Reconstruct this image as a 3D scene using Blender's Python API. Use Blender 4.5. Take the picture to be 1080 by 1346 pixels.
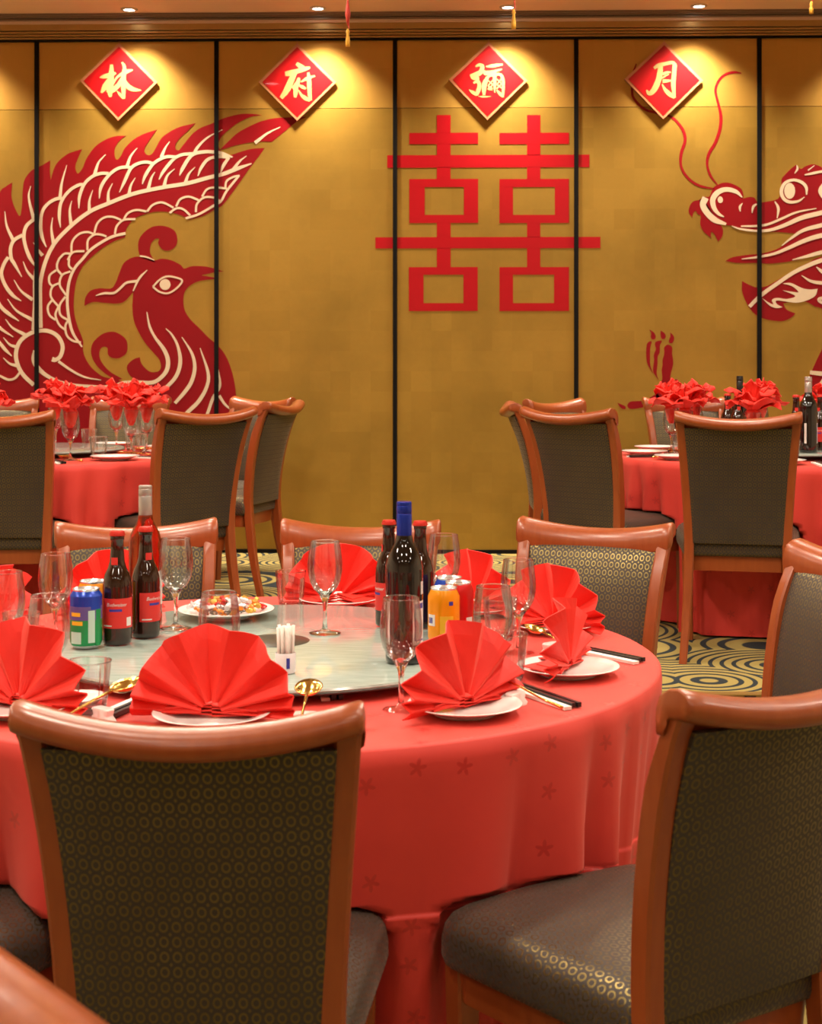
import bpy, bmesh, math, random
from mathutils import Vector, Matrix

for o in list(bpy.data.objects):
    bpy.data.objects.remove(o, do_unlink=True)
random.seed(7)
SC = bpy.context.scene
COL = SC.collection
PI = math.pi

# ------------------------------------------------------------------ camera
F, CX, YH, H = 1937.0, 540.0, 484.0, 1.08      # focal length (px of a 1080 wide image), principal point, eye height
cam_d = bpy.data.cameras.new('camera')
cam_d.sensor_fit = 'HORIZONTAL'
cam_d.sensor_width = 36.0
cam_d.lens = F / 1080.0 * 36.0
cam_d.shift_y = -(673.0 - YH) / 1080.0
cam_d.clip_start = 0.05
cam_d.dof.use_dof = True
cam_d.dof.focus_distance = 4.2
cam_d.dof.aperture_fstop = 13.0
cam = bpy.data.objects.new('camera', cam_d)
COL.objects.link(cam)
cam.location = (0, 0, H)
WA = math.atan(.025)               # the camera is turned this much from square to the mural wall
cam.rotation_euler = (PI / 2, 0, WA)
SC.camera = cam

# ------------------------------------------------------------------ world, exposure
w = bpy.data.worlds.new('world')
SC.world = w
w.use_nodes = True
w.node_tree.nodes['Background'].inputs[0].default_value = (1.0, 0.86, 0.70, 1)
w.node_tree.nodes['Background'].inputs[1].default_value = 0.05
vs = SC.view_settings
vs.view_transform = 'Standard'
vs.look = 'None'
vs.gamma = 1.0
vs.use_curve_mapping = False
vs.exposure = 0.36
WASH_W, DOWN_W = 210.0, 115.0          # watts of a wall-wash downlight and of a hall downlight
LAMP_COL = (1.0, 0.85, 0.68)

ZN = -0.27        # floor of the near, lower part of the hall
ZU = 0.0          # floor of the raised far part
STEP_Y = 4.9
ZC = 3.132        # ceiling

# ------------------------------------------------------------------ materials
M = {}
def new_mat(name):
    m = bpy.data.materials.new(name)
    m.use_nodes = True
    M[name] = m
    nt = m.node_tree
    return m, nt, nt.nodes['Principled BSDF']
def setp(p, col=None, rough=None, metal=None, spec=None, trans=None, ior=None, coat=None, sheen=None):
    if col is not None: p.inputs['Base Color'].default_value = (*col, 1)
    if rough is not None: p.inputs['Roughness'].default_value = rough
    if metal is not None: p.inputs['Metallic'].default_value = metal
    if spec is not None: p.inputs['Specular IOR Level'].default_value = spec
    if trans is not None: p.inputs['Transmission Weight'].default_value = trans
    if ior is not None: p.inputs['IOR'].default_value = ior
    if coat is not None: p.inputs['Coat Weight'].default_value = coat
    if sheen is not None: p.inputs['Sheen Weight'].default_value = sheen
def s2l(r, g, b):
    f = lambda c: (c / 255) / 12.92 if c / 255 <= .04045 else ((c / 255 + .055) / 1.055) ** 2.4
    return (f(r), f(g), f(b))
def plain(name, col, rough=.5, metal=0., var=.06, scale=30., **k):
    """principled colour with a little noise in colour and relief"""
    m, nt, p = new_mat(name)
    setp(p, col, rough, metal, **k)
    if var:
        tc = nt.nodes.new('ShaderNodeTexCoord')
        n = nt.nodes.new('ShaderNodeTexNoise'); n.inputs['Scale'].default_value = scale; n.inputs['Detail'].default_value = 3
        mx = nt.nodes.new('ShaderNodeMix'); mx.data_type = 'RGBA'
        mx.inputs['A'].default_value = (*[c * (1 - var) for c in col], 1)
        mx.inputs['B'].default_value = (*[min(1, c * (1 + var)) for c in col], 1)
        nt.links.new(tc.outputs['Object'], n.inputs['Vector'])
        nt.links.new(n.outputs['Fac'], mx.inputs['Factor'])
        nt.links.new(mx.outputs['Result'], p.inputs['Base Color'])
    return m
def N(nt, kind, **k):
    n = nt.nodes.new(kind)
    for a, v in k.items(): setattr(n, a, v)
    return n
def MATH(nt, op, a, b=None, c=None, clamp=False):
    n = nt.nodes.new('ShaderNodeMath'); n.operation = op; n.use_clamp = clamp
    for i, v in enumerate((a, b, c)):
        if v is None: continue
        if isinstance(v, (int, float)): n.inputs[i].default_value = v
        else: nt.links.new(v, n.inputs[i])
    return n.outputs[0]
def MIXC(nt, fac, a, b):
    n = nt.nodes.new('ShaderNodeMix'); n.data_type = 'RGBA'
    for s, v in (('Factor', fac), ('A', a), ('B', b)):
        if isinstance(v, (int, float)): n.inputs[s].default_value = v
        elif isinstance(v, tuple): n.inputs[s].default_value = (*v, 1)
        else: nt.links.new(v, n.inputs[s])
    return n.outputs['Result']

def gold_leaf(name, ca, cb, cc):
    m, nt, p = new_mat(name)
    setp(p, ca, .40, .62)
    tc = N(nt, 'ShaderNodeTexCoord')
    sep = N(nt, 'ShaderNodeSeparateXYZ'); nt.links.new(tc.outputs['Object'], sep.inputs[0])
    u = MATH(nt, 'FLOOR', MATH(nt, 'DIVIDE', sep.outputs['X'], .118))
    v = MATH(nt, 'FLOOR', MATH(nt, 'DIVIDE', sep.outputs['Z'], .118))
    cb_ = N(nt, 'ShaderNodeCombineXYZ'); nt.links.new(u, cb_.inputs[0]); nt.links.new(v, cb_.inputs[1])
    wn = N(nt, 'ShaderNodeTexWhiteNoise'); wn.noise_dimensions = '3D'; nt.links.new(cb_.outputs[0], wn.inputs['Vector'])
    n1 = N(nt, 'ShaderNodeTexNoise'); n1.inputs['Scale'].default_value = 1.5; n1.inputs['Detail'].default_value = 5; n1.inputs['Roughness'].default_value = .62
    nt.links.new(tc.outputs['Object'], n1.inputs['Vector'])
    n2 = N(nt, 'ShaderNodeTexNoise'); n2.inputs['Scale'].default_value = 45; n2.inputs['Detail'].default_value = 4
    nt.links.new(tc.outputs['Object'], n2.inputs['Vector'])
    c1 = MIXC(nt, MATH(nt, 'MULTIPLY', wn.outputs['Value'], .55), ca, cb)
    st = MATH(nt, 'MULTIPLY_ADD', n1.outputs['Fac'], 3.2, -1.35, clamp=True)
    c2 = MIXC(nt, MATH(nt, 'MULTIPLY', st, .62), c1, cc)
    c3 = MIXC(nt, MATH(nt, 'MULTIPLY', n2.outputs['Fac'], .25), c2, cb)
    nt.links.new(c3, p.inputs['Base Color'])
    nt.links.new(MATH(nt, 'MULTIPLY_ADD', n2.outputs['Fac'], .16, .34), p.inputs['Roughness'])
    bp = N(nt, 'ShaderNodeBump'); bp.inputs['Strength'].default_value = .10; bp.inputs['Distance'].default_value = .004
    nt.links.new(n1.outputs['Fac'], bp.inputs['Height']); nt.links.new(bp.outputs[0], p.inputs['Normal'])
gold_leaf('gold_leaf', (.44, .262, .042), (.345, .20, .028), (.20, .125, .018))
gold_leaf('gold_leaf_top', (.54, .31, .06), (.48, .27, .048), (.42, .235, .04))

def fabric():
    m, nt, p = new_mat('chair_fabric')
    setp(p, (.05, .04, .03), .55)
    uv = N(nt, 'ShaderNodeTexCoord')
    sep = N(nt, 'ShaderNodeSeparateXYZ'); nt.links.new(uv.outputs['UV'], sep.inputs[0])
    pu, pv = .0172, .0215
    U = MATH(nt, 'DIVIDE', sep.outputs['X'], pu); V = MATH(nt, 'DIVIDE', sep.outputs['Y'], pv)
    # rows shifted by half a cell
    row = MATH(nt, 'FLOOR', V)
    a = MATH(nt, 'SUBTRACT', MATH(nt, 'FRACT', U), .5)
    b = MATH(nt, 'SUBTRACT', MATH(nt, 'FRACT', V), .5)
    r = MATH(nt, 'SQRT', MATH(nt, 'ADD', MATH(nt, 'POWER', MATH(nt, 'ABSOLUTE', MATH(nt, 'DIVIDE', a, .37)), 2.), MATH(nt, 'POWER', MATH(nt, 'ABSOLUTE', MATH(nt, 'DIVIDE', b, .37)), 2.)))
    ring = MATH(nt, 'LESS_THAN', MATH(nt, 'ABSOLUTE', MATH(nt, 'SUBTRACT', r, .80)), .21)
    a2 = MATH(nt, 'SUBTRACT', .5, MATH(nt, 'ABSOLUTE', a)); b2 = MATH(nt, 'SUBTRACT', .5, MATH(nt, 'ABSOLUTE', b))
    dot = MATH(nt, 'LESS_THAN', MATH(nt, 'ADD', a2, b2), .15)
    mask = MATH(nt, 'MAXIMUM', ring, dot)
    nz = N(nt, 'ShaderNodeTexNoise'); nz.inputs['Scale'].default_value = 900; nt.links.new(uv.outputs['UV'], nz.inputs['Vector'])
    nb = N(nt, 'ShaderNodeTexNoise'); nb.inputs['Scale'].default_value = 12; nt.links.new(uv.outputs['UV'], nb.inputs['Vector'])
    base = MIXC(nt, nz.outputs['Fac'], (.014, .009, .006), (.045, .032, .024))
    gold = MIXC(nt, nb.outputs['Fac'], (.11, .080, .025), (.22, .17, .065))
    nt.links.new(MIXC(nt, mask, base, gold), p.inputs['Base Color'])
    nt.links.new(MATH(nt, 'MULTIPLY', mask, .92), p.inputs['Metallic'])
    nt.links.new(MATH(nt, 'MULTIPLY_ADD', mask, -.34, .62), p.inputs['Roughness'])
    p.inputs['Sheen Weight'].default_value = .12
    p.inputs['Sheen Tint'].default_value = (.9, .75, .6, 1)
    bp = N(nt, 'ShaderNodeBump'); bp.inputs['Strength'].default_value = .35; bp.inputs['Distance'].default_value = .0015
    nt.links.new(MATH(nt, 'MULTIPLY_ADD', nz.outputs['Fac'], .5, mask), bp.inputs['Height']); nt.links.new(bp.outputs[0], p.inputs['Normal'])
fabric()

def wood():
    m, nt, p = new_mat('cherry_wood')
    setp(p, (.30, .075, .025), .30, coat=.25)
    p.inputs['Coat Roughness'].default_value = .22
    tc = N(nt, 'ShaderNodeTexCoord')
    mp = N(nt, 'ShaderNodeMapping'); mp.inputs['Scale'].default_value = (60, 60, 5); nt.links.new(tc.outputs['Object'], mp.inputs['Vector'])
    n = N(nt, 'ShaderNodeTexNoise'); n.inputs['Scale'].default_value = 1.2; n.inputs['Detail'].default_value = 4; nt.links.new(mp.outputs[0], n.inputs['Vector'])
    nt.links.new(MIXC(nt, n.outputs['Fac'], (.22, .038, .007), (.34, .078, .016)), p.inputs['Base Color'])
    nt.links.new(MATH(nt, 'MULTIPLY_ADD', n.outputs['Fac'], .1, .28), p.inputs['Roughness'])
wood()

def cloth(name, ca, cb, cstar, stars=True):
    m, nt, p = new_mat(name)
    setp(p, ca, .62, sheen=.18)
    p.inputs['Sheen Tint'].default_value = (1, .55, .45, 1)
    tc = N(nt, 'ShaderNodeTexCoord')
    n = N(nt, 'ShaderNodeTexNoise'); n.inputs['Scale'].default_value = 9; n.inputs['Detail'].default_value = 4; nt.links.new(tc.outputs['Object'], n.inputs['Vector'])
    fine = N(nt, 'ShaderNodeTexNoise'); fine.inputs['Scale'].default_value = 420; nt.links.new(tc.outputs['Object'], fine.inputs['Vector'])
    c = MIXC(nt, n.outputs['Fac'], ca, cb)
    if stars:
        sep = N(nt, 'ShaderNodeSeparateXYZ'); nt.links.new(tc.outputs['UV'], sep.inputs[0])
        S = .085
        U = MATH(nt, 'DIVIDE', sep.outputs['X'], S); V = MATH(nt, 'DIVIDE', sep.outputs['Y'], S)
        cell = N(nt, 'ShaderNodeCombineXYZ'); nt.links.new(MATH(nt, 'FLOOR', U), cell.inputs[0]); nt.links.new(MATH(nt, 'FLOOR', V), cell.inputs[1])
        wn = N(nt, 'ShaderNodeTexWhiteNoise'); nt.links.new(cell.outputs[0], wn.inputs['Vector'])
        sc = N(nt, 'ShaderNodeSeparateXYZ'); nt.links.new(wn.outputs['Color'], sc.inputs[0])
        a = MATH(nt, 'SUBTRACT', MATH(nt, 'FRACT', U), MATH(nt, 'MULTIPLY_ADD', sc.outputs[0], .4, .3))
        b = MATH(nt, 'SUBTRACT', MATH(nt, 'FRACT', V), MATH(nt, 'MULTIPLY_ADD', sc.outputs[1], .4, .3))
        r = MATH(nt, 'SQRT', MATH(nt, 'ADD', MATH(nt, 'MULTIPLY', a, a), MATH(nt, 'MULTIPLY', b, b)))
        th = MATH(nt, 'ADD', MATH(nt, 'ARCTAN2', b, a), MATH(nt, 'MULTIPLY', sc.outputs[2], 6.28))
        lim = MATH(nt, 'MULTIPLY_ADD', MATH(nt, 'COSINE', MATH(nt, 'MULTIPLY', th, 5.)), .065, .125)
        star = MATH(nt, 'MULTIPLY', MATH(nt, 'LESS_THAN', r, lim), MATH(nt, 'GREATER_THAN', wn.outputs['Value'], .45))
        c = MIXC(nt, MATH(nt, 'MULTIPLY', star, .55), c, cstar)
        nt.links.new(MATH(nt, 'MULTIPLY_ADD', star, -.2, .62), p.inputs['Roughness'])
    nt.links.new(c, p.inputs['Base Color'])
    bp = N(nt, 'ShaderNodeBump'); bp.inputs['Strength'].default_value = .12; bp.inputs['Distance'].default_value = .0008
    nt.links.new(fine.outputs['Fac'], bp.inputs['Height']); nt.links.new(bp.outputs[0], p.inputs['Normal'])
cloth('tablecloth_red', (.60, .030, .022), (.68, .045, .030), (.42, .012, .012))
cloth('napkin_red', (.76, .012, .005), (.84, .022, .008), (.5, .0, .0), stars=False)

def carpet():
    m, nt, p = new_mat('carpet')
    setp(p, (.3, .25, .1), .95, spec=.15)
    tc = N(nt, 'ShaderNodeTexCoord')
    mp = N(nt, 'ShaderNodeMapping'); mp.inputs['Scale'].default_value = (1.0, 1.0, 0); nt.links.new(tc.outputs['Object'], mp.inputs['Vector'])
    vo = N(nt, 'ShaderNodeTexVoronoi'); vo.feature = 'F1'; vo.inputs['Scale'].default_value = 1.8; vo.inputs['Randomness'].default_value = .8
    nt.links.new(mp.outputs[0], vo.inputs['Vector'])
    st = MATH(nt, 'SINE', MATH(nt, 'MULTIPLY', vo.outputs['Distance'], 2 * PI * 14.5))
    st = MATH(nt, 'MULTIPLY_ADD', st, 3.0, 1.5, clamp=True)
    # solid navy in the gussets between the loops
    far = MATH(nt, 'GREATER_THAN', vo.outputs['Distance'], .72)
    st = MATH(nt, 'MULTIPLY', st, MATH(nt, 'SUBTRACT', 1., far))
    nz = N(nt, 'ShaderNodeTexNoise'); nz.inputs['Scale'].default_value = 500; nt.links.new(tc.outputs['Object'], nz.inputs['Vector'])
    gold = MIXC(nt, nz.outputs['Fac'], (.26, .20, .055), (.46, .37, .13))
    navy = MIXC(nt, nz.outputs['Fac'], (.018, .025, .030), (.045, .055, .058))
    nt.links.new(MIXC(nt, st, navy, gold), p.inputs['Base Color'])
    bp = N(nt, 'ShaderNodeBump'); bp.inputs['Strength'].default_value = .4; bp.inputs['Distance'].default_value = .003
    nt.links.new(nz.outputs['Fac'], bp.inputs['Height']); nt.links.new(bp.outputs[0], p.inputs['Normal'])
carpet()

def thin_glass(name, tint=(.97, .98, .98), base=.055, gain=1.0):
    m = bpy.data.materials.new(name); m.use_nodes = True; M[name] = m
    nt = m.node_tree; nt.nodes.clear()
    out = N(nt, 'ShaderNodeOutputMaterial')
    tr = N(nt, 'ShaderNodeBsdfTransparent'); tr.inputs[0].default_value = (*tint, 1)
    gl = N(nt, 'ShaderNodeBsdfGlossy'); gl.inputs['Roughness'].default_value = .03
    fr = N(nt, 'ShaderNodeLayerWeight'); fr.inputs['Blend'].default_value = .36
    fac = MATH(nt, 'MINIMUM', MATH(nt, 'MULTIPLY_ADD', fr.outputs['Fresnel'], gain, base, clamp=True), .8)
    mx = N(nt, 'ShaderNodeMixShader')
    nt.links.new(fac, mx.inputs[0]); nt.links.new(tr.outputs[0], mx.inputs[1]); nt.links.new(gl.outputs[0], mx.inputs[2])
    nt.links.new(mx.outputs[0], out.inputs[0])
thin_glass('glass_thin')
plain('glass_solid', (.97, .98, .98), .03, trans=1.0, ior=1.45, var=0)

def turntable():
    m, nt, p = new_mat('turntable_glass')
    setp(p, (.30, .38, .34), .12, coat=.4)
    p.inputs['Coat Roughness'].default_value = .04
    tc = N(nt, 'ShaderNodeTexCoord')
    mp = N(nt, 'ShaderNodeMapping'); mp.inputs['Scale'].default_value = (9, 60, 1); nt.links.new(tc.outputs['Object'], mp.inputs['Vector'])
    n = N(nt, 'ShaderNodeTexNoise'); n.inputs['Scale'].default_value = 1.6; n.inputs['Detail'].default_value = 4; nt.links.new(mp.outputs[0], n.inputs['Vector'])
    f = MATH(nt, 'MULTIPLY_ADD', n.outputs['Fac'], 1.8, -.4, clamp=True)
    nt.links.new(MIXC(nt, f, (.28, .36, .32), (.46, .55, .50)), p.inputs['Base Color'])  # pale streaks imitate reflections, painted into the green glass colour
turntable()

plain('mural_red', (.22, .0015, .005), .45, spec=.22, var=.12, scale=3)
plain('mural_cream', (.62, .50, .34), .55, var=.05)
plain('mural_lacquer', (.36, .0015, .006), .42, spec=.25, var=.05)
plain('sign_frame', (.50, .20, .09), .38, .25)
plain('sign_red', (.34, .0015, .004), .32, coat=.3)
plain('sign_gold', (.36, .26, .09), .45, .35)
plain('black_trim', (.004, .0035, .003), .6, var=0, spec=.12)
plain('cornice_gold', (.42, .26, .08), .38, .45)
plain('cornice_grey', (.22, .16, .11), .45, .3)
plain('ceiling_paint', (.68, .48, .34), .8, scale=4)
plain('wall_paint', (.78, .66, .50), .7, scale=3)
plain('porcelain', (.93, .92, .90), .12, var=0, coat=.4)
plain('brass_gold', (.78, .52, .14), .18, 1.0, var=.03)
plain('chopstick_black', (.012, .011, .011), .3, var=0)
plain('paper_white', (.80, .76, .70), .6)
plain('brown_bottle', (.020, .006, .003), .06, var=0, coat=.6)
plain('red_wine_bottle', (.006, .004, .004), .05, var=0, coat=.6)
plain('rose_bottle', (.48, .075, .025), .03, trans=.9, ior=1.3, var=0)
plain('label_red', (.62, .025, .02), .45)
plain('label_white', (.72, .70, .68), .5)
plain('label_blue', (.03, .035, .30), .4)
plain('cap_red', (.60, .03, .02), .3, .3)
plain('cap_blue', (.012, .035, .36), .25, .45)
plain('cap_silver', (.50, .46, .44), .3, .7)
plain('can_metal', (.72, .72, .73), .25, .9, var=0)
plain('can_green', (.015, .30, .09), .25, .3)
plain('can_blue', (.01, .05, .42), .25, .3)
plain('can_orange', (.85, .30, .005), .25, .2)
plain('can_red', (.55, .01, .01), .25, .3)
plain('print_yellow', (.75, .42, .02), .4)
plain('print_violet', (.10, .07, .25), .4)
plain('print_pale', (.45, .62, .55), .4)
plain('holder_white', (.80, .78, .80), .25)
plain('hub_dark', (.06, .065, .055), .3, .3)
plain('base_metal', (.35, .35, .36), .3, .8)
plain('wrap_white', (.75, .72, .74), .3, .2)
plain('wrap_orange', (.75, .22, .02), .3, .25)
plain('wrap_red', (.65, .02, .02), .3, .25)
plain('wrap_gold', (.65, .42, .08), .3, .5)
plain('seed_dark', (.045, .035, .022), .5)
plain('tassel_gold', (.80, .42, .04), .5)
plain('cord_red', (.60, .05, .03), .6)
m, nt, p = new_mat('lamp_lens'); setp(p, (.9, .9, .9), .5)
p.inputs['Emission Color'].default_value = (1, .93, .86, 1); p.inputs['Emission Strength'].default_value = 14
plain('lamp_ring', (.6, .55, .5), .35, .4, var=0)

# ------------------------------------------------------------------ mesh helpers
def link(name, me, mat, parent=None):
    o = bpy.data.objects.new(name, me)
    COL.objects.link(o)
    if mat is not None and not me.materials:
        me.materials.append(M[mat] if isinstance(mat, str) else mat)
    if parent is not None: o.parent = parent
    return o
def mk(name, vs_, fs, mat, parent=None, smooth=False, uv=None, auto=None):
    me = bpy.data.meshes.new(name)
    me.from_pydata([tuple(v) for v in vs_], [], fs)
    if smooth:
        me.polygons.foreach_set('use_smooth', [True] * len(me.polygons))
    if uv is not None:
        ul = me.uv_layers.new(name='UVMap')
        for lp in me.loops:
            ul.data[lp.index].uv = uv[lp.vertex_index]
    me.update()
    if auto is not None:
        me.polygons.foreach_set('use_smooth', [True] * len(me.polygons))
        me.set_sharp_from_angle(angle=math.radians(auto))
    return link(name, me, mat, parent)
def fixn(o):
    bm = bmesh.new(); bm.from_mesh(o.data)
    bmesh.ops.recalc_face_normals(bm, faces=bm.faces)
    bm.to_mesh(o.data); bm.free()
    return o
def empty(name, loc=(0, 0, 0), rz=0.0):
    o = bpy.data.objects.new(name, None)
    o.empty_display_size = .05
    COL.objects.link(o)
    o.location = loc; o.rotation_euler = (0, 0, rz)
    return o
def tag(o, label, cat, group=None):
    o['label'] = label; o['category'] = cat
    if group: o['group'] = group
    return o
def struct(o):
    o['kind'] = 'structure'; o['square'] = 1
    return o
def copy_tree(o, parent=None):
    c = o.copy(); COL.objects.link(c)
    if parent is not None: c.parent = parent
    for ch in o.children:
        copy_tree(ch, c)
    return c
class Geo:
    """collects boxes, sweeps and lathes into one mesh"""
    def __init__(s): s.v = []; s.f = []; s.uv = []
    def add(s, v, f, uv=None):
        b = len(s.v)
        s.v += [tuple(x) for x in v]; s.f += [tuple(b + i for i in q) for q in f]
        s.uv += uv if uv else [(x[0], x[1]) for x in v]
    def box(s, x0, x1, y0, y1, z0, z1):
        s.add([(x0, y0, z0), (x1, y0, z0), (x1, y1, z0), (x0, y1, z0), (x0, y0, z1), (x1, y0, z1), (x1, y1, z1), (x0, y1, z1)],
              [(0, 3, 2, 1), (4, 5, 6, 7), (0, 1, 5, 4), (1, 2, 6, 5), (2, 3, 7, 6), (3, 0, 4, 7)])
    def lathe(s, prof, n=24, mod=None, c=(0, 0, 0), cap=True):
        v = []; f = []
        for k, (r, z) in enumerate(prof):
            for i in range(n):
                a = 2 * PI * i / n
                rr = r * (mod(a, k) if mod else 1)
                v.append((c[0] + rr * math.cos(a), c[1] + rr * math.sin(a), c[2] + z))
        for k in range(len(prof) - 1):
            for i in range(n):
                j = (i + 1) % n
                f.append((k * n + i, k * n + j, (k + 1) * n + j, (k + 1) * n + i))
        if cap:
            if prof[0][0] > 1e-5: f.append(tuple(range(n - 1, -1, -1)))
            if prof[-1][0] > 1e-5: f.append(tuple((len(prof) - 1) * n + i for i in range(n)))
        s.add(v, f)
    def sweep(s, rings, cap=True):
        """rings: list of equal-length lists of points"""
        n = len(rings[0]); v = [p for r in rings for p in r]; f = []
        for k in range(len(rings) - 1):
            for i in range(n):
                j = (i + 1) % n
                f.append((k * n + i, k * n + j, (k + 1) * n + j, (k + 1) * n + i))
        if cap:
            f.append(tuple(range(n - 1, -1, -1))); f.append(tuple((len(rings) - 1) * n + i for i in range(n)))
        s.add(v, f)
    def tube(s, pts, rad, n=8):
        pts = [Vector(p) for p in pts]; rings = []
        for k, p in enumerate(pts):
            t = (pts[min(k + 1, len(pts) - 1)] - pts[max(k - 1, 0)]).normalized()
            a = t.cross(Vector((0, 0, 1)))
            if a.length < .05: a = t.cross(Vector((1, 0, 0)))
            a.normalize(); b = t.cross(a)
            r = rad[k] if isinstance(rad, (list, tuple)) else rad
            rings.append([p + a * r * math.cos(2 * PI * i / n) + b * r * math.sin(2 * PI * i / n) for i in range(n)])
        s.sweep(rings)
    def obj(s, name, mat, parent=None, smooth=False, auto=None, norm=True, uv=False):
        o = mk(name, s.v, s.f, mat, parent, smooth, s.uv if uv else None, auto)
        if norm: fixn(o)
        return o
def cr(p0, p1, p2, p3, t):
    return tuple(.5 * (2 * b + (c - a) * t + (2 * a - 5 * b + 4 * c - d) * t * t + (3 * b - a - 3 * c + d) * t ** 3) for a, b, c, d in zip(p0, p1, p2, p3))
def spline(pts, sub=5):
    """open Catmull-Rom through the points"""
    out = []
    n = len(pts)
    for i in range(n - 1):
        p0 = pts[i - 1] if i > 0 else tuple(2 * a - b for a, b in zip(pts[0], pts[1]))
        p3 = pts[i + 2] if i + 2 < n else tuple(2 * a - b for a, b in zip(pts[-1], pts[-2]))
        for k in range(sub): out.append(cr(p0, pts[i], pts[i + 1], p3, k / sub))
    out.append(tuple(pts[-1]))
    return out
def interp(tab, x):
    if x <= tab[0][0]: return tab[0][1]
    for (a, b), (c, d) in zip(tab, tab[1:]):
        if x <= c: 
            t = (x - a) / (c - a)
            return b + (d - b) * t
    return tab[-1][1]
def on(px, py, z):
    """point of the horizontal plane z that the pixel shows"""
    s = (py - YH) / (H - z)
    return ((px - CX) / s, F / s)
def xat(px, d): return (px - CX) * d / F

# ================================================================== the room
# positions are worked out in the camera's frame; the last lines of the script turn them into the room's
WY = 8.60
def wall_uz(px, py):
    """pixel -> (u along the mural wall, height)"""
    k = (px - CX) / F
    d = WY / (1 + .025 * k)
    x = k * d
    return (x / math.cos(WA), H - (py - YH) * d / F)
WLOC = (-WY * math.sin(WA), WY * math.cos(WA), 0)
def on_wall(o):
    o.location = WLOC; o['square'] = 1
    return o
XL, XR, YB = -4.75, 4.68, -3.6
g = Geo(); g.box(XL, XR, YB, STEP_Y, ZN - .1, ZN); struct(g.obj('floor', 'carpet'))
g = Geo(); g.box(XL, XR, STEP_Y, WLOC[1] + .12, ZN - .1, ZU); struct(g.obj('floor_raised', 'carpet'))
g = Geo(); g.box(XL, XR, STEP_Y - .012, STEP_Y + .03, ZU, ZU + .004); struct(g.obj('trim_1', 'cornice_gold'))
g = Geo(); g.box(XL, XR, YB, WLOC[1] + .12, ZC, ZC + .1); struct(g.obj('ceiling', 'ceiling_paint'))
g = Geo(); g.box(XL - .1, XL, YB, WLOC[1] + .12, ZN, ZC); struct(g.obj('wall_left', 'wall_paint'))
g = Geo(); g.box(XR, XR + .1, YB, WLOC[1] + .12, ZN, ZC); struct(g.obj('wall_right', 'wall_paint'))
g = Geo(); g.box(XL, XR, YB - .1, YB, ZN, ZC); struct(g.obj('wall_front', 'wall_paint'))
g = Geo(); g.box(-4.7, 4.9, .035, .12, ZU, ZC); wall = on_wall(struct(g.obj('wall_back', 'black_trim')))
ZT = wall_uz(540, 53)[1]; ZS = wall_uz(540, 142)[1]
joints = [wall_uz(px, 300)[0] for px in (48.5, 284.5, 519, 757, 997.5)]
step = joints[1] - joints[0]
us = [joints[0] - 3 * step, joints[0] - 2 * step, joints[0] - step] + joints + [joints[-1] + step, joints[-1] + 2 * step]
us = [-4.55] + [u for u in us if u > -4.4] + [4.7]
for a, b in zip(us, us[1:]):
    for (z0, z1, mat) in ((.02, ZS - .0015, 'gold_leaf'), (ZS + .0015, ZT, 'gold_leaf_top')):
        g = Geo(); g.box(a + .004, b - .004, 0, .035, z0, z1)
        g.obj('panel', mat, wall)
for i, u in enumerate(us[1:-1]):
    g = Geo(); g.box(u - .0125, u + .0125, -.012, .035, 0.02, ZT + .01)
    on_wall(struct(g.obj('trim_%d' % (i + 2), 'black_trim')))
g = Geo(); g.box(-4.55, 4.7, -.012, .03, 0, .022); on_wall(struct(g.obj('baseboard_back', 'black_trim')))
zz = lambda py: wall_uz(540, py)[1]
for i, (pa, pb, depth, mat) in enumerate((
        (53, 50.5, .02, 'black_trim'), (50.5, 48.5, .035, 'cornice_gold'), (48.5, 47.6, .026, 'black_trim'), (47.6, 45.4, .05, 'cornice_gold'),
        (45.4, 44.6, .04, 'black_trim'), (44.6, 42.2, .065, 'cornice_gold'), (42.2, 41.0, .05, 'black_trim'), (41.0, 33.0, .07, 'cornice_gold'),
        (33.0, 29.5, .085, 'ceiling_paint'), (29.5, 27.6, .10, 'cornice_grey'), (27.6, 26.8, .095, 'black_trim'), (26.8, 24.8, .115, 'cornice_grey'), (24.8, 21.0, .13, 'cornice_grey'))):
    g = Geo(); g.box(-4.55, 4.7, -depth, .035, zz(pa), min(zz(pb), ZC - .001))
    on_wall(struct(g.obj('trim_%d' % (20 + i), mat)))

# ------------------------------------------------------------------ lamps
def downlight(x, y, watts, label, group, kind, aim=0.0, cone=120, rad=.05):
    e = tag(empty('ceiling_downlight', (x, y, ZC)), label, 'downlight', group)
    n = 20
    g = Geo(); g.lathe([(rad, -.001), (rad + .016, -.001), (rad + .014, -.006), (rad, -.008), (rad, -.001)], n, cap=False); g.obj('ring', 'lamp_ring', e, smooth=True)
    g = Geo(); g.lathe([(0, -.003), (rad * .98, -.003)], n, cap=False); g.obj('lens', 'lamp_lens', e, norm=False)
    ld = bpy.data.lights.new('lamp_light', 'SPOT')
    ld.energy = watts; ld.color = LAMP_COL; ld.shadow_soft_size = .055 if kind == 'wash' else .16
    ld.spot_size = math.radians(cone); ld.spot_blend = 1.0 if kind == 'wash' else .5
    lo = bpy.data.objects.new('lamp_light', ld); COL.objects.link(lo); lo.parent = e
    lo.location = (0, 0, -.02)
    lo.rotation_euler = (aim, 0, 0)
    return e
for k in range(-3, 5):
    px = 168 + 249.5 * k
    y = 8.38 - .025 * xat(px, 8.38)
    downlight(xat(px, 8.38), y, WASH_W, 'small recessed downlight in the row washing the gold wall', 'wall wash downlights', 'wash', aim=math.radians(4), cone=104, rad=.032)
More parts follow.
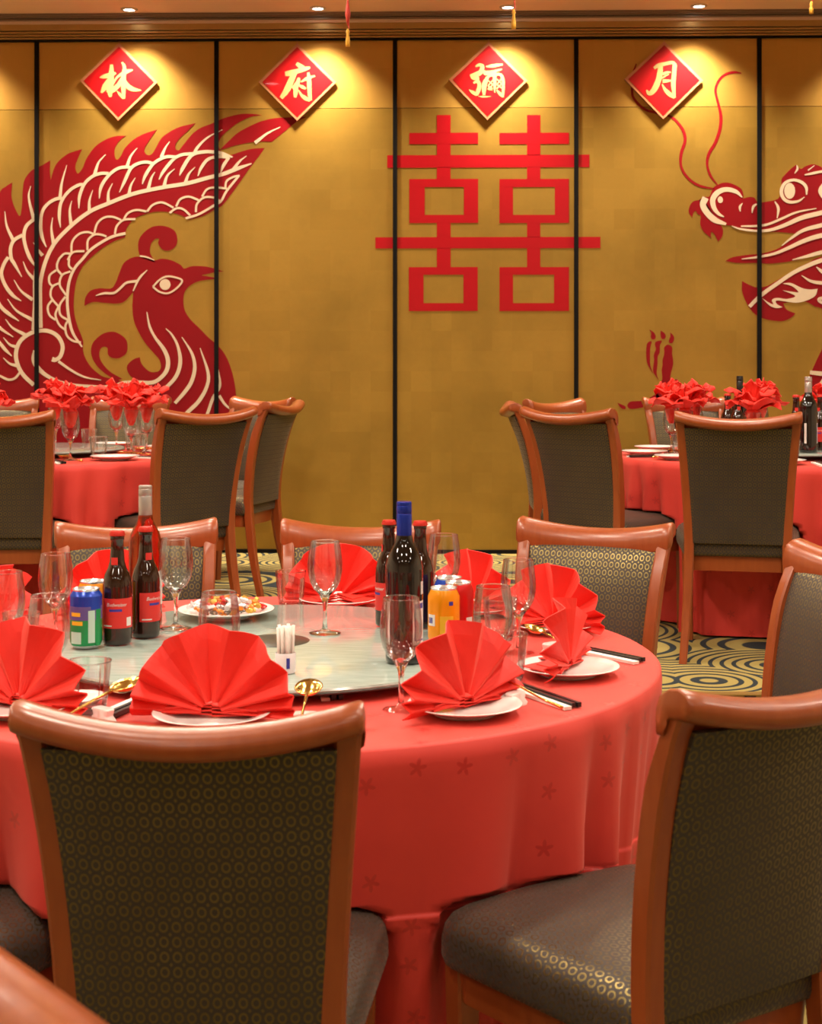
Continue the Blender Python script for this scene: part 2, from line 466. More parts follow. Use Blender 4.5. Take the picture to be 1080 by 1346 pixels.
for y, k in ((6.6, .75), (5.0, 1.05), (3.4, 1.35), (1.8, 1.1), (0.0, .42), (-1.9, .5)):
    for x, q in ((-3.2, .85), (-1.1, 1.25), (1.1, 1.0), (3.2, .7)):
        downlight(x, y, DOWN_W * k * q, 'recessed round downlight in the hall ceiling above the tables', 'hall downlights', 'hall', cone=152)

# ================================================================== the mural
def closed_path(pts, sub=5):
    """closed outline; points with a third entry are corners"""
    n = len(pts)
    cs = [i for i, p in enumerate(pts) if len(p) > 2]
    P = [tuple(p[:2]) for p in pts]
    if not cs:
        out = []
        for i in range(n):
            for k in range(sub): out.append(cr(P[i - 1], P[i], P[(i + 1) % n], P[(i + 2) % n], k / sub))
        return out
    out = []
    for a, b in zip(cs, cs[1:] + [cs[0] + n]):
        run = [P[i % n] for i in range(a, b + 1)]
        out += spline(run, sub)[:-1]
    return out
def flat_poly(g, pts, y0, y1, sub=5):
    pl = [wall_uz(*p) for p in closed_path(pts, sub)]
    area = sum(a[0] * b[1] - b[0] * a[1] for a, b in zip(pl, pl[1:] + pl[:1]))
    if area < 0: pl.reverse()
    n = len(pl)
    g.add([(u, y0, z) for u, z in pl] + [(u, y1, z) for u, z in pl],
          [tuple(range(n))] + [(i, i + n, (i + 1) % n + n, (i + 1) % n) for i in range(n)])
def stroke(g, pts, y0, y1, wdef=3.0, sub=5):
    """brush stroke: points (px, py[, width])"""
    P = [(p[0], p[1], p[2] if len(p) > 2 else wdef) for p in pts]
    S = spline(P, sub)
    L, Rr = [], []
    for i, (x, y, wd) in enumerate(S):
        a = S[max(i - 1, 0)]; b = S[min(i + 1, len(S) - 1)]
        dx, dy = b[0] - a[0], b[1] - a[1]; l = math.hypot(dx, dy) or 1
        nx, ny = -dy / l, dx / l; hw = max(wd, .3) / 2
        L.append(wall_uz(x + nx * hw, y + ny * hw)); Rr.append(wall_uz(x - nx * hw, y - ny * hw))
    n = len(S); v = []
    y0 -= .00002 * (len(g.v) % 997) / 20           # overlapping strokes never share a plane
    for (a, b) in zip(L, Rr): v += [(a[0], y0, a[1]), (b[0], y0, b[1]), (b[0], y1, b[1]), (a[0], y1, a[1])]
    f = []
    for i in range(n - 1):
        q, r = 4 * i, 4 * i + 4
        f += [(q, q + 1, r + 1, r), (q + 1, q + 2, r + 2, r + 1), (q + 3, q, r, r + 3)]
    f += [(3, 2, 1, 0), tuple(4 * (n - 1) + i for i in range(4))]
    g.add(v, f)
def taper(pts, a, b):
    n = len(pts) - 1
    return [(p[0], p[1], a + (b - a) * i / n) for i, p in enumerate(pts)]
def disc(g, px, py, rx, ry, y0, y1):
    flat_poly(g, [(px + rx * math.cos(t * PI / 8), py + ry * math.sin(t * PI / 8)) for t in range(16)], y0, y1, 1)
c = 1
R0, R1, C0, C1 = -.0016, 0, -.0028, -.0010
# ---- phoenix
ph = on_wall(tag(empty('phoenix_mural'), 'red phoenix mural with cream feather lines on the gold wall', 'mural'))
wing = [(-85, 620, c), (-82, 480), (-70, 400), (-52, 335), (-34, 300, c), (-28, 326), (-18, 345), (-10, 318), (-5, 280), (0, 253), (8, 245), (16, 240, c), (15, 258), (19, 272), (26, 284), (29, 270), (30, 250), (33, 235), (42, 224), (54, 218), (66, 211, c),
        (65.5, 225), (66.7, 237, c), (71, 222), (77, 212), (88, 203), (98, 199), (108, 196, c), (103, 207), (99, 219), (102, 228), (108, 222), (114, 208), (125, 193), (138, 184), (152, 179), (166, 178.5, c), (158, 184), (151, 195), (151, 206), (154, 210),
        (159, 205), (164, 195), (175, 184), (188, 176.5), (206, 170.5, c), (198, 182), (191, 193), (190, 200), (194.5, 204), (200, 202), (205, 194), (212, 182), (222, 174), (236, 167), (256.5, 162, c), (247, 172), (238, 180), (231, 189), (231, 196), (235, 197.5),
        (239, 193), (246, 184), (254, 175), (264, 168), (277, 163), (290, 157), (306, 152), (322, 149.5), (343, 151, c), (328, 154), (312, 162), (300, 171), (291, 180), (287, 190), (291, 199), (300, 205, c), (318, 199), (332, 195.5), (348, 194.5, c),
        (338, 208), (326, 224), (312, 244), (300, 260), (292, 270), (283, 275), (266, 284), (249, 289, c), (240, 284), (228, 280), (214, 278), (200, 279), (185, 283.5), (176, 288), (167, 299), (164, 312, c), (150, 317), (135, 326), (118, 340), (107, 353), (100, 371),
        (97, 395.6), (98, 414), (102, 429), (109, 447), (109, 457), (111, 468), (118.5, 481), (128, 490), (137, 495.5), (154, 499), (168, 504, c), (170, 620, c)]
feather = [(289, 197, c), (300, 186), (312, 175), (328, 166), (345, 159), (365, 155), (403, 153.5, c), (390, 160), (376, 171), (357, 186.5, c), (345, 186), (330, 187), (310, 191), (297, 195)]
plume = [(161, 498, c), (144, 488), (133, 475), (130.5, 464), (134, 456.5), (141, 457), (142, 466), (148, 470.5), (157, 470.5), (166, 464), (167.5, 453), (165, 445.5), (157, 439), (148, 436), (137, 438), (128, 444), (121, 453), (120, 466), (126, 479), (137, 490), (152, 499)]
body = [(160, 504, c), (176, 499), (171, 494), (167, 486), (168, 479), (176, 472), (183.7, 469.6, c), (185.5, 477), (191, 484), (198.5, 489), (208, 488), (211.5, 482.6), (209.6, 473), (202, 464), (191, 451), (182, 436), (176, 421.5), (174, 405), (174.5, 394), (175, 384, c), (163, 396.5), (152, 399),
        (137, 398), (122, 397), (111, 402, c), (112, 392), (118.5, 382.6), (130, 379), (146, 379), (152, 371.5), (157, 358.5), (163, 345.5), (173, 339), (184, 337.5), (203, 342), (212, 340), (224.6, 342), (237, 348), (242, 353), (252, 350), (267, 350), (278, 352), (294, 356.7, c),
        (284, 357.6), (273, 360), (265, 362), (274, 363.5), (289, 366, c), (278, 367), (265, 368.7), (256, 371.5), (246.7, 378), (242, 386), (241, 397), (243, 408.5), (250, 419.6), (261.5, 431), (274, 443.7), (287, 455), (296.7, 468), (304, 486), (308.7, 506.7), (311, 530), (313, 560), (314, 620, c), (164, 620, c)]
curl = [(204, 345, c), (193, 341), (184, 336), (181.5, 320), (187, 308), (199.6, 298.5), (215, 297), (229, 303), (233, 314), (231, 323), (223, 329), (213.7, 328), (208, 320), (209, 314), (204, 314), (198.7, 320), (197, 330), (199.6, 337.5)]
for nm, poly in (('wing', wing), ('tail_feather', feather), ('curled_plume', plume), ('head_and_neck', body), ('crest_curl', curl)):
    g = Geo(); flat_poly(g, poly, R0, R1); g.obj(nm, 'mural_red', ph)
g = Geo()
for pts, wd in (
        ([(53.7, 431), (53, 395), (53.7, 368), (61, 341), (72, 319.6), (87, 303), (104, 288), (122, 276), (141, 268), (163, 259), (181.5, 253), (200, 249), (218.5, 245.5), (246, 241), (274, 233.5), (292.6, 229), (311, 222), (330.6, 215, 1.5)], 5),
        ([(44, 434), (45, 418), (46, 395.6), (46, 371), (48, 350)], 5),
        ([(61, 325, 1), (55.5, 312), (53.5, 297), (55.5, 279), (63, 268), (74, 261.5), (81.5, 261)], 4.2),
        ([(79.6, 299, 1), (78, 284), (80.5, 266), (91, 251), (104, 243), (111, 243)], 4),
        ([(103.7, 274, 1), (104.6, 258.5), (111, 242), (122, 231.7), (133, 228), (142.6, 228)], 4),
        ([(130.5, 261, 1), (133, 245.5), (142.6, 231), (154, 222), (165, 219.6), (173, 220.5)], 4),
        ([(157, 253, 1), (164, 238), (172, 221.5), (181.5, 215), (192.6, 213), (201, 215)], 4),
        ([(187, 242, 1), (191, 231), (200, 217), (209, 210), (220, 206), (233, 206.7)], 4),
        ([(209, 236, 1), (215, 225), (228, 209.5), (239, 203.5), (254, 202)], 4),
        ([(236, 231, 1), (240, 221.5), (248, 208.5), (255.6, 202), (270, 199.5), (281.5, 200), (292.6, 202), (305.6, 206.7, 2)], 4.5),
        ([(260, 231.7, 1), (265, 219.6), (274, 209), (287, 206), (300, 206.7)], 4),
        ([(290, 227, 1), (293.5, 218), (301, 206.7)], 4),
        ([(45, 288), (35, 297), (31.5, 310), (34, 325), (40, 340), (48, 352, 1)], 4.5),
        ([(29.6, 309), (18.5, 316), (14, 327), (15, 340), (18.5, 346), (28.7, 364, 1)], 4.5),
        ([(11, 338), (5.5, 347), (2, 360), (7, 375), (16.7, 388), (28, 395.6, 1)], 4.5),
        ([(-3, 366), (-8, 380), (0, 401), (11, 412), (25, 422, 1)], 4.5),
        ([(-10, 404), (-14, 415), (0, 431), (17.6, 443, 1)], 4),
        ([(-10, 440), (0, 451), (7.4, 460), (15.7, 468, 1)], 4),
        ([(0, 494), (11, 499), (20, 497), (26, 490)], 3),
        ([(44.4, 506), (31.5, 493.7), (24, 481), (21, 466), (25, 451), (35, 441), (48, 435.5), (63, 435), (76, 442), (82.4, 455), (79.6, 468), (73, 473), (68.5, 472, 6.5)], 5.2),
        ([(47, 461, 6.5), (44, 471.5, 5), (48, 481, 6), (59, 492, 5), (76, 501, 4), (96, 506, 4), (118.5, 507.6, 3.5), (137, 507.6, 2), (144, 505, .6)], 4),
        ([(146.7, 514, 3), (158, 504.5), (178, 502.5), (198.5, 503), (209.6, 498), (219, 487, 5.5), (220.7, 473, 5.5), (215, 458.5), (204, 443.7, 3.5), (196.7, 429, 3), (193, 410, 1)], 5),
        ([(77, 475, 3.6), (92.6, 486, 3), (111, 495.5, 2.4), (133, 499.6, .8)], 3),
        ([(122, 516), (126, 508)], 2), ([(137, 517), (138, 511), (142, 506.7)], 2.5),
        ([(204, 518, 4), (219, 508.5, 4.5), (232, 493.7, 5), (237, 475, 5), (233.7, 455, 3.5), (226, 440, 2.5), (218, 432, 1)], 4),
        ([(230, 530, 4), (243, 515, 5), (252, 501, 5), (256, 482.6, 4.5), (252, 464, 3.5), (239, 443, 1)], 4),
        ([(232, 556, 4), (248.5, 540, 5), (261.5, 527, 5), (271.7, 508.5, 4.5), (273.5, 490, 4), (263, 457.6, 1)], 4),
        ([(268, 556, 4), (274, 540, 4), (280, 523, 4), (289, 506.7, 3.5), (287, 486, 1)], 4),
        ([(288, 520, 4), (296.7, 532.6, 3), (310, 542, 1.5)], 3),
        ([(165, 306.7), (148, 311), (133, 318.7), (118.5, 329), (109, 340), (98, 353), (90.7, 371.5), (88.5, 395.6), (90.7, 418), (96, 438), (108, 456, 2)], 3.6),
        ([(244, 287), (261, 281.7), (281.5, 270), (290.7, 264), (298, 251), (314, 231)], 3),
        ([(126, 388.5, 1), (137, 385.5, 3), (150, 385, 3), (159, 378, 3), (166.7, 371.5, 3), (180, 369.6, 3.5)], 3),
        ([(193.5, 355, 1), (183, 366, 3), (175, 382.6, 1.5)], 3), ([(184, 336.5, 2), (193, 338, 2), (203, 342, 1)], 2),
        ([(201, 377), (209.6, 368), (219, 363.5), (230, 364.5), (239.5, 369), (232, 379), (220.7, 385.5), (209.6, 383.5), (201, 377)], 2.4)):
    stroke(g, pts, C0, C1, wd)
for pts in (                                                    # tapering feather veins
        [(88, 217), (81.5, 240), (78.7, 262)], [(40.7, 244.6), (38, 260), (44.4, 288)], [(139, 203), (129.6, 214), (124, 231)], [(180.5, 194.6), (172, 205), (166.7, 219.6)],
        [(223, 186), (216.7, 195.5), (212, 206.7)], [(292.6, 170.5), (274, 180), (261, 192), (254.6, 203)], [(368.5, 167), (352, 175), (335, 188)], [(324, 205), (315, 212), (306.5, 223)],
        [(69.4, 286), (67.6, 301), (70.4, 319.6)], [(94.4, 264), (91.7, 277), (93.5, 294.6)], [(122, 250), (117.6, 264), (117.6, 279)], [(148, 241), (142.6, 253), (142.6, 268)], [(178, 233.5), (172, 244), (169.4, 256.7)],
        [(203.7, 226), (199, 234), (195, 248)], [(229.6, 222), (220, 231), (215.7, 244.6)], [(256.5, 219.6), (248, 229), (243.5, 241)], [(6.5, 278), (9, 297), (17.6, 316)], [(44, 319), (50, 328), (56, 336)],
        [(30.5, 343.7), (36, 356.7), (45, 367)], [(18.5, 368), (28, 382.6), (43, 394)], [(10, 393), (22, 408.5), (43, 420.5)], [(7.4, 419.6), (16.7, 431), (33, 440)], [(4.6, 443.7), (13, 453), (22, 456)], [(4.6, 470.5), (13, 478), (24, 481)], [(-30, 330), (-26, 350), (-12, 368)]):
    stroke(g, taper(pts, .8, 4.6), C0, C1)
for pts in (                                                    # scales along the inner band
        [(94, 334.5), (95, 318), (104, 307.6), (115, 305), (123, 307.6)], [(115, 329), (115.7, 316), (124, 308.5), (133, 308.5), (140, 311)], [(124, 306.7), (128, 293.7), (137, 286), (148, 285), (159, 289)], [(151, 307.6), (153.7, 297), (163, 289), (178, 288)],
        [(163, 288), (168.5, 280), (179.6, 276), (192.6, 278)], [(193.5, 278), (199, 271), (206, 267), (215, 266.5), (228, 273)], [(223, 280), (231.5, 274), (240.7, 275), (250, 283)], [(231.5, 271.5), (237, 262), (248, 258.5), (261, 263)], [(257.4, 279), (259, 268), (268.5, 259.6), (281.5, 260), (291, 266)],
        [(265.7, 258.5), (272, 249), (283, 246.5), (298, 248)], [(296, 248), (298, 238), (307, 232.6), (315, 231)], [(78, 340), (85, 333.5), (93, 333.5)], [(89, 342), (96, 331.7), (111, 330)], [(78, 340), (75, 348), (76, 355), (81, 361)], [(91, 340), (90.7, 349), (95, 354)],
        [(74, 355), (65.5, 362), (65, 371.5), (69, 376)], [(92.6, 356.7), (81.5, 362), (78.7, 375), (87, 388)], [(79.6, 371.5), (69, 377), (67, 390), (77, 403)], [(86, 390), (78.7, 401), (79.6, 414), (90, 421)], [(68.5, 394.6), (63, 403), (65, 414), (73, 420.5)], [(77, 403), (73, 414), (78, 427), (86, 433.5)], [(90, 420.5), (86, 429), (88, 441), (96, 448), (106.5, 450)]):
    stroke(g, pts, C0, C1, 2.7)
disc(g, 217, 374, 7.2, 7.2, C0, C1)
g.obj('feather_lines', 'mural_cream', ph)

# ---- dragon
dr = on_wall(tag(empty('dragon_mural'), 'red dragon mural with curling whiskers on the gold wall', 'mural'))
snout = [(936.5, 248), (941, 244), (952, 240), (963, 242), (973.5, 248), (976.7, 256), (976, 261, c), (984.6, 259), (991, 260), (996, 266), (1008, 265), (1018, 263), (1024, 259), (1027, 250, c), (1027, 236), (1031, 230), (1039, 222), (1046, 216.5, c), (1052, 222), (1058, 218.7), (1067, 216), (1076, 218),
         (1092, 226), (1115, 222), (1140, 240), (1182, 232, c), (1182, 300, c), (1120, 282), (1080, 296), (1060, 303), (1045, 307, c), (1022, 305), (1000, 304.5), (985, 303.5), (970, 300), (960, 296.5), (954, 296), (940, 291), (928, 283), (921, 272), (919, 263), (925, 259), (932, 258)]
beard = [(924, 262), (918, 263), (910.5, 265), (906, 271.5), (905, 279), (909.6, 286, c), (910.5, 281), (914, 277), (917, 281.7), (920.7, 283.5), (920, 294), (923.5, 303), (930, 309.4), (934.6, 313, c), (933.7, 308.5), (935, 305), (939, 308.5), (943.5, 317.4, c), (948.5, 311), (950, 303), (947.6, 297), (936, 280)]
jaw1 = [(953, 343, c), (963, 338), (982, 335), (998.5, 333.5), (1017, 329), (1028, 323), (1037, 316), (1050, 305), (1065, 298), (1080, 294.6), (1182, 276, c), (1182, 312, c), (1080, 334), (1065, 337), (1046.7, 342), (1028, 345), (1009.6, 346.5), (991, 345.6), (969, 345.6)]
jaw2 = [(975, 369.4, c), (983.7, 374), (995, 378), (1008, 376, c), (1017, 371), (1033.7, 361), (1046.7, 353), (1065, 344), (1080, 337), (1182, 305, c), (1182, 450, c), (1120, 425), (1080, 405.6), (1070.7, 403), (1059.6, 397), (1042, 396), (1029, 399, c), (1033.7, 407), (1045, 412, c), (1039, 417.6), (1028, 422), (1013, 421), (1000, 417.6), (991, 412), (984.6, 404.6), (979, 394), (975, 383)]
torso = [(1080, 459, c), (1072.6, 474), (1067, 487), (1062, 500), (1058, 530), (1056, 600, c), (1182, 600, c), (1182, 430, c), (1120, 425)]
for nm, poly in (('snout', snout), ('beard', beard), ('lower_jaw', jaw1), ('chin', jaw2), ('chest', torso),
                 ('claw', [(853, 433, c), (859, 437), (861.4, 441.7), (860.5, 445.5), (857, 446), (855, 442.8), (855.5, 437.8)]), ('claw', [(868, 434.4, c), (873, 438), (874.8, 442), (872.8, 445.5), (869.4, 445), (868, 441)]),
                 ('claw', [(880.5, 436.7, c), (885, 441.7), (885.5, 446.7), (882.8, 451), (879, 450), (879.4, 445.5), (881, 441.7)]), ('claw', [(811, 529.4, c), (816.7, 531.7), (821.7, 534.4), (821, 537.8), (815.6, 536)]),
                 ('toe', [(856, 448.7), (851, 450.5), (849.4, 455.5), (849, 467.8), (851, 479), (858, 491.7, c), (854.4, 480), (854, 467.8), (854.4, 457.8)]),
                 ('toe', [(869.4, 448), (862, 449), (860.5, 453), (861.7, 459), (859, 466.7), (859.4, 473), (858, 486.7), (860.5, 493), (865.6, 500, c), (862.8, 491), (863.9, 477.8), (864, 469), (866.7, 463), (867, 454)]),
                 ('toe', [(824.4, 532), (829, 527.8), (844.4, 526.7), (853, 523), (864, 518), (868, 530), (854.4, 533), (842, 536), (831, 537.6), (825.6, 536)]),
                 ('foreleg', [(877.8, 453), (872.8, 456.7), (872.8, 464.4), (870.5, 473), (870.5, 480), (869.4, 486.7), (870, 497.8), (865.6, 509), (862, 520), (866, 540), (880, 560), (960, 585, c), (960, 545, c), (905, 538), (884, 520), (881, 506.7), (881, 493), (884.4, 477.8), (883, 464.4), (883, 456.7)])):
    g = Geo(); flat_poly(g, poly, R0, R1); g.obj(nm, 'mural_red', dr)
for pts in ([(974, 96.3, 1.2), (965, 95), (953.7, 97.6), (944.4, 106), (940, 119), (943.5, 135.6), (947, 152, 4), (946, 169, 4), (940, 187, 4), (931.5, 202, 4), (929, 215), (933, 230), (942.6, 243, 1.2)],
            [(836, 84, 1.5), (831, 100), (830.5, 120), (832, 128), (839, 137), (848, 144), (859, 147.6), (878, 152), (889, 159.6), (898, 172.6, 3.8), (900, 185.6, 4), (895, 202, 4), (895, 219), (903.7, 233.7), (918.5, 244), (938, 248, 1.5)]):
    g = Geo(); stroke(g, pts, R0, R1, 3.2); g.obj('whisker', 'mural_red', dr)
g = Geo()
for pts, wd in (
        ([(927, 260, 8.5), (923.5, 269.6, 8), (930, 281, 8), (940, 289.5, 7.5), (954, 294.6, 3)], 6),
        ([(975, 259.4, 1.5), (967, 252, 5), (954, 249, 6), (943, 253, 7), (936.5, 262, 7), (938, 273, 6), (944, 281, 4), (951, 285, 1.5)], 5),
        ([(975.5, 267, 1), (972, 272, 3.2), (972.6, 278, 1.2)], 3), ([(994, 268, 2), (989.5, 272, 3.2), (988, 280, 1)], 3), ([(1018, 265, 1.5), (1022.6, 274, 3.6), (1021, 287, 1.2)], 3),
        ([(973.5, 297.4, 2), (995, 297, 3), (1009.6, 294.6, 3), (1028, 287, 3), (1046.7, 279, 2.6), (1072.6, 274, 1)], 3),
        ([(961.5, 297, 1), (972.6, 301, 2.5), (995, 303.5, 3), (1013, 302, 4), (1032, 295.5, 5), (1054, 286, 6), (1080, 279.5, 6), (1125, 268, 6), (1180, 262, 3)], 4),
        ([(1059.6, 256, 1.5), (1059, 246, 4), (1052, 239, 4), (1041, 236.7, 3.5), (1031, 241, 4), (1026.5, 251, 4.5), (1029, 260.5, 4.5), (1037, 265.5, 4), (1048.5, 264.5, 3), (1057, 259, 1)], 4),
        ([(1046.7, 217, 1), (1047.6, 222, 2.6), (1044, 228, 1)], 2.5), ([(1057, 230, 1.5), (1067, 228, 3.2), (1080, 225.5, 3.2), (1110, 222, 2)], 3), ([(1070, 217.5, 1), (1061.5, 224, 1.6)], 1.6),
        ([(1084, 239, 3), (1078, 251, 6), (1084, 264, 3)], 6),
        ([(974.4, 340.5, 1), (995, 338, 3), (1017, 333.5, 3.5), (1035.6, 326, 4.5), (1057.8, 316, 5.5), (1080, 309.4, 6), (1130, 300, 6), (1180, 292, 4)], 4),
        ([(1027, 323, 1), (1041, 312, 3), (1056, 302.5, 4.5), (1080, 296, 5.5), (1130, 285, 5), (1180, 278, 3)], 4), ([(1041, 341.5, 1), (1061.5, 336.5, 4), (1080, 331.5, 5), (1130, 321, 4), (1180, 312, 3)], 4),
        ([(984.6, 403, 4.5), (1000, 388, 5), (1020.7, 373, 5), (1043, 358, 5), (1065, 347.5, 5.5), (1080, 342, 5.5), (1130, 326, 5), (1180, 313, 4)], 5),
        ([(1053, 362, .8), (1065, 369.4, 3.5), (1080, 372, 4.5), (1110, 374, 3)], 4), ([(1072.6, 351, 1), (1082, 358, 5), (1100, 364, 2)], 4), ([(1083, 391, 3), (1076, 394, 5), (1082, 400, 2)], 4),
        ([(1064, 489.5, 5), (1085, 491.5, 6), (1120, 492, 6)], 6), ([(1086, 494, 6), (1079, 510, 9), (1078, 530, 9), (1080, 560, 8)], 8)):
    stroke(g, pts, C0, C1, wd)
disc(g, 946.3, 262.6, 3.4, 4.4, C0, C1)
disc(g, 1037.4, 251, 7.2, 10.5, C0, C1)
flat_poly(g, [(1028, 372.6, c), (1039, 372), (1052, 378), (1063, 380.5), (1074.4, 379.6, c), (1070.7, 389), (1059.6, 395), (1046.7, 398), (1033.7, 396.5), (1022.6, 395), (1019, 396), (1021, 400), (1028, 403.7, c), (1020.7, 405), (1011.5, 402), (1001, 391.7, c), (1009.6, 397.5), (1016, 400), (1014, 394.5), (1020.7, 391.5), (1033.7, 393.0), (1044.8, 389), (1028, 381.5, c), (1041, 383.5), (1049, 384), (1041, 376.5)], C0, C1, 4)
g.obj('scale_lines', 'mural_cream', dr)

# ---- double happiness
g = Geo()
def rect(x0, x1, y0, y1):
    (u0, za), (u1, zb) = wall_uz(x0, y0), wall_uz(x1, y1)
    g.box(u0, u1, -.0022, 0, min(za, zb), max(za, zb))
for (vx0, vx1, bx0, bx1, b2x0, b2x1, h1, h2) in ((574, 592, 537.8, 628.2, 537.2, 627.6, (558, 609.5), (556.4, 609)), (692.5, 709.8, 656.2, 747.5, 656.3, 747.5, (674, 729), (674, 728))):
    rect(vx0, vx1, 151.3, 174.8); rect(bx0, bx1, 174.8, 189.2); rect(vx0, vx1, 189.2, 204.2); rect(vx0, vx1, 219.7, 235.4)
    for (y0, y1, ya, yb, a0, a1, hh) in ((235.4, 293, 245.8, 282.6, bx0, bx1, h1), (351.2, 408.7, 361, 398.5, b2x0, b2x1, h2)):
        rect(a0, a1, y0, ya); rect(a0, a1, yb, y1); rect(a0, hh[0], ya, yb); rect(hh[1], a1, ya, yb)
    rect(vx0, vx1, 293, 312); rect(vx0, vx1, 326, 351.2)
rect(508.8, 774.3, 204.2, 219.7); rect(493.3, 788.8, 312, 326)
dh = on_wall(g.obj('double_happiness_emblem', 'mural_lacquer'))
tag(dh, 'large red double happiness character fixed on the gold wall panels', 'emblem')

# ---- hung diamond signs
def sign(corners, ox, oy, glyph, label, underline=None):
    e = on_wall(tag(empty('diamond_sign'), label, 'sign', 'diamond signs along the top of the gold wall'))
    g = Geo(); flat_poly(g, [(*p, 1) for p in corners], -.022, -.010, 1); g.obj('frame', 'sign_frame', e)
    cx = sum(p[0] for p in corners) / 4; cy = sum(p[1] for p in corners) / 4
    inn = [(cx + (x - cx) * .905, cy + (y - cy) * .905, 1) for x, y in corners]
    g = Geo(); flat_poly(g, inn, -.0238, -.021, 1); rp = g.obj('red_panel', 'sign_red', e)
    g = Geo(); k = 1 / 10.19
    for st in glyph: stroke(g, [(ox + x * k, oy + y * k, w_ * k) for x, y, w_ in st], -.0255, -.0235, sub=6)
    g.obj('character', 'sign_gold', rp)
    g = Geo(); top = corners[0]; stroke(g, [(top[0], top[1] + 2, .8), (top[0], 50, .8)], -.018, -.015); g.obj('hanger', 'sign_frame', e)
    return e
sign([(157.5, 57.5), (208, 109), (156.5, 159.3), (106.3, 107)], 105, 55, [
    [(275, 490, 15), (340, 475, 55), (420, 455, 62), (495, 430, 30)], [(435, 315, 38), (435, 400, 62), (425, 520, 85), (415, 640, 85), (420, 750, 38)], [(400, 520, 50), (350, 610, 75), (300, 695, 30)], [(430, 520, 40), (400, 640, 60), (390, 690, 40)],
    [(450, 590, 22), (500, 500, 28), (560, 450, 40), (640, 410, 52), (718, 388, 18)], [(575, 283, 26), (608, 350, 45), (598, 480, 62), (595, 620, 62), (600, 775, 36)], [(595, 490, 60), (530, 590, 62), (455, 660, 62), (400, 690, 20)], [(600, 530, 50), (650, 600, 65), (720, 645, 62), (832, 662, 16)], [(508, 668, 12), (550, 715, 38), (600, 765, 45)]],
    'red diamond sign above the phoenix wing bearing the character 林')
sign([(391, 58), (442.3, 109), (391, 159.6), (340.5, 108.8)], 338, 55, [
    [(530, 300, 45), (580, 335, 62), (630, 355, 45)], [(380, 440, 60), (440, 430, 75), (540, 405, 62), (640, 375, 58), (715, 355, 26)], [(510, 420, 70), (455, 540, 82), (400, 660, 82), (325, 765, 50)], [(565, 492, 34), (540, 570, 60), (480, 640, 50)], [(530, 570, 60), (520, 680, 62), (515, 755, 34)],
    [(588, 548, 14), (670, 505, 45), (780, 468, 22)], [(688, 420, 32), (700, 520, 56), (704, 650, 58), (715, 795, 44)], [(558, 655, 12), (600, 725, 38), (650, 765, 55), (712, 800, 34)], [(560, 590, 20), (610, 615, 48), (658, 640, 26)]],
    'red diamond sign beside the phoenix tail tip bearing the character 府')
sign([(642, 56), (692.8, 107), (640.3, 158.6), (589.8, 105.6)], 588, 54, [
    [(372, 352, 20), (430, 330, 45), (465, 355, 55), (440, 430, 65), (380, 455, 62), (300, 478, 34)], [(395, 450, 60), (360, 500, 66), (310, 490, 30)], [(390, 470, 50), (400, 540, 40), (345, 572, 26)], [(345, 572, 26), (400, 552, 45), (425, 600, 48), (410, 680, 55), (392, 740, 30)], [(288, 665, 14), (340, 700, 48), (395, 730, 42)],
    [(512, 355, 14), (600, 345, 48), (737, 325, 26)], [(490, 405, 24), (505, 445, 48), (560, 440, 40), (585, 415, 30)], [(500, 430, 36), (600, 425, 44), (728, 388, 18)], [(535, 490, 40), (490, 600, 70), (487, 735, 36)], [(530, 490, 30), (620, 462, 40), (700, 460, 40), (735, 510, 44), (745, 620, 42), (740, 765, 26)], [(655, 665, 16), (700, 715, 44), (742, 755, 34)],
    [(625, 430, 44), (630, 560, 46), (630, 705, 14)], [(540, 540, 16), (610, 600, 18)], [(610, 530, 16), (540, 610, 18)], [(540, 610, 18), (600, 650, 20)], [(605, 595, 16), (540, 660, 26)], [(655, 520, 16), (730, 590, 18)], [(725, 510, 16), (655, 600, 18)], [(655, 590, 16), (725, 640, 20)], [(725, 580, 16), (655, 650, 20)], [(540, 650, 30), (600, 660, 26)], [(410, 752, 8), (480, 756, 24), (580, 754, 6)]],
    'red diamond sign above the double happiness emblem bearing the character 彌')
sign([(872, 55.5), (923, 106.6), (870.8, 157.6), (819.8, 105)], 818, 54, [
    [(412, 375, 36), (480, 335, 55), (580, 312, 48), (660, 300, 44), (702, 340, 44)], [(500, 345, 60), (492, 440, 76), (468, 545, 78), (415, 660, 78), (350, 715, 55), (312, 665, 22)], [(690, 330, 60), (680, 450, 58), (670, 600, 62), (688, 772, 34)], [(518, 585, 14), (560, 660, 42), (620, 722, 62), (690, 772, 30)],
    [(530, 455, 34), (580, 432, 32), (638, 428, 18)], [(520, 510, 20), (560, 480, 20), (610, 455, 16)], [(525, 548, 50), (590, 545, 42), (645, 540, 18)]],
    'red diamond sign over the dragon whisker bearing the character 月')

# ---- things hanging from the hall ceiling
def tassel(px, py_top, py_gold, py_bot, d, label):
    s = F / d
    z = lambda py: H - (py - YH) / s
    e = tag(empty('hanging_tassel', (xat(px, d), d, z(py_bot))), label, 'tassel', 'tassels hanging from the ceiling')
    b = z(py_bot)
    g = Geo(); g.tube([(0, 0, ZC - b), (0, 0, z(py_top) - b), (.004, 0, z(py_gold) - b)], .0025, 6); g.obj('cord', 'cord_red', e)
    g = Geo(); g.lathe([(.003, z(py_gold) - b), (.008, z(py_gold) - b - .012), (.005, z(py_gold) - b - .02), (.009, .02), (.0085, 0), (0, 0)], 10); g.obj('fringe', 'tassel_gold', e, smooth=True)
    if py_top > -20:
        g = Geo(); g.lathe([(.002, z(py_top) - b), (.011, z((py_top + py_gold) / 2) - b), (.002, z(py_gold) - b + .01)], 8); g.obj('bead', 'cord_red', e, smooth=True)
    return e
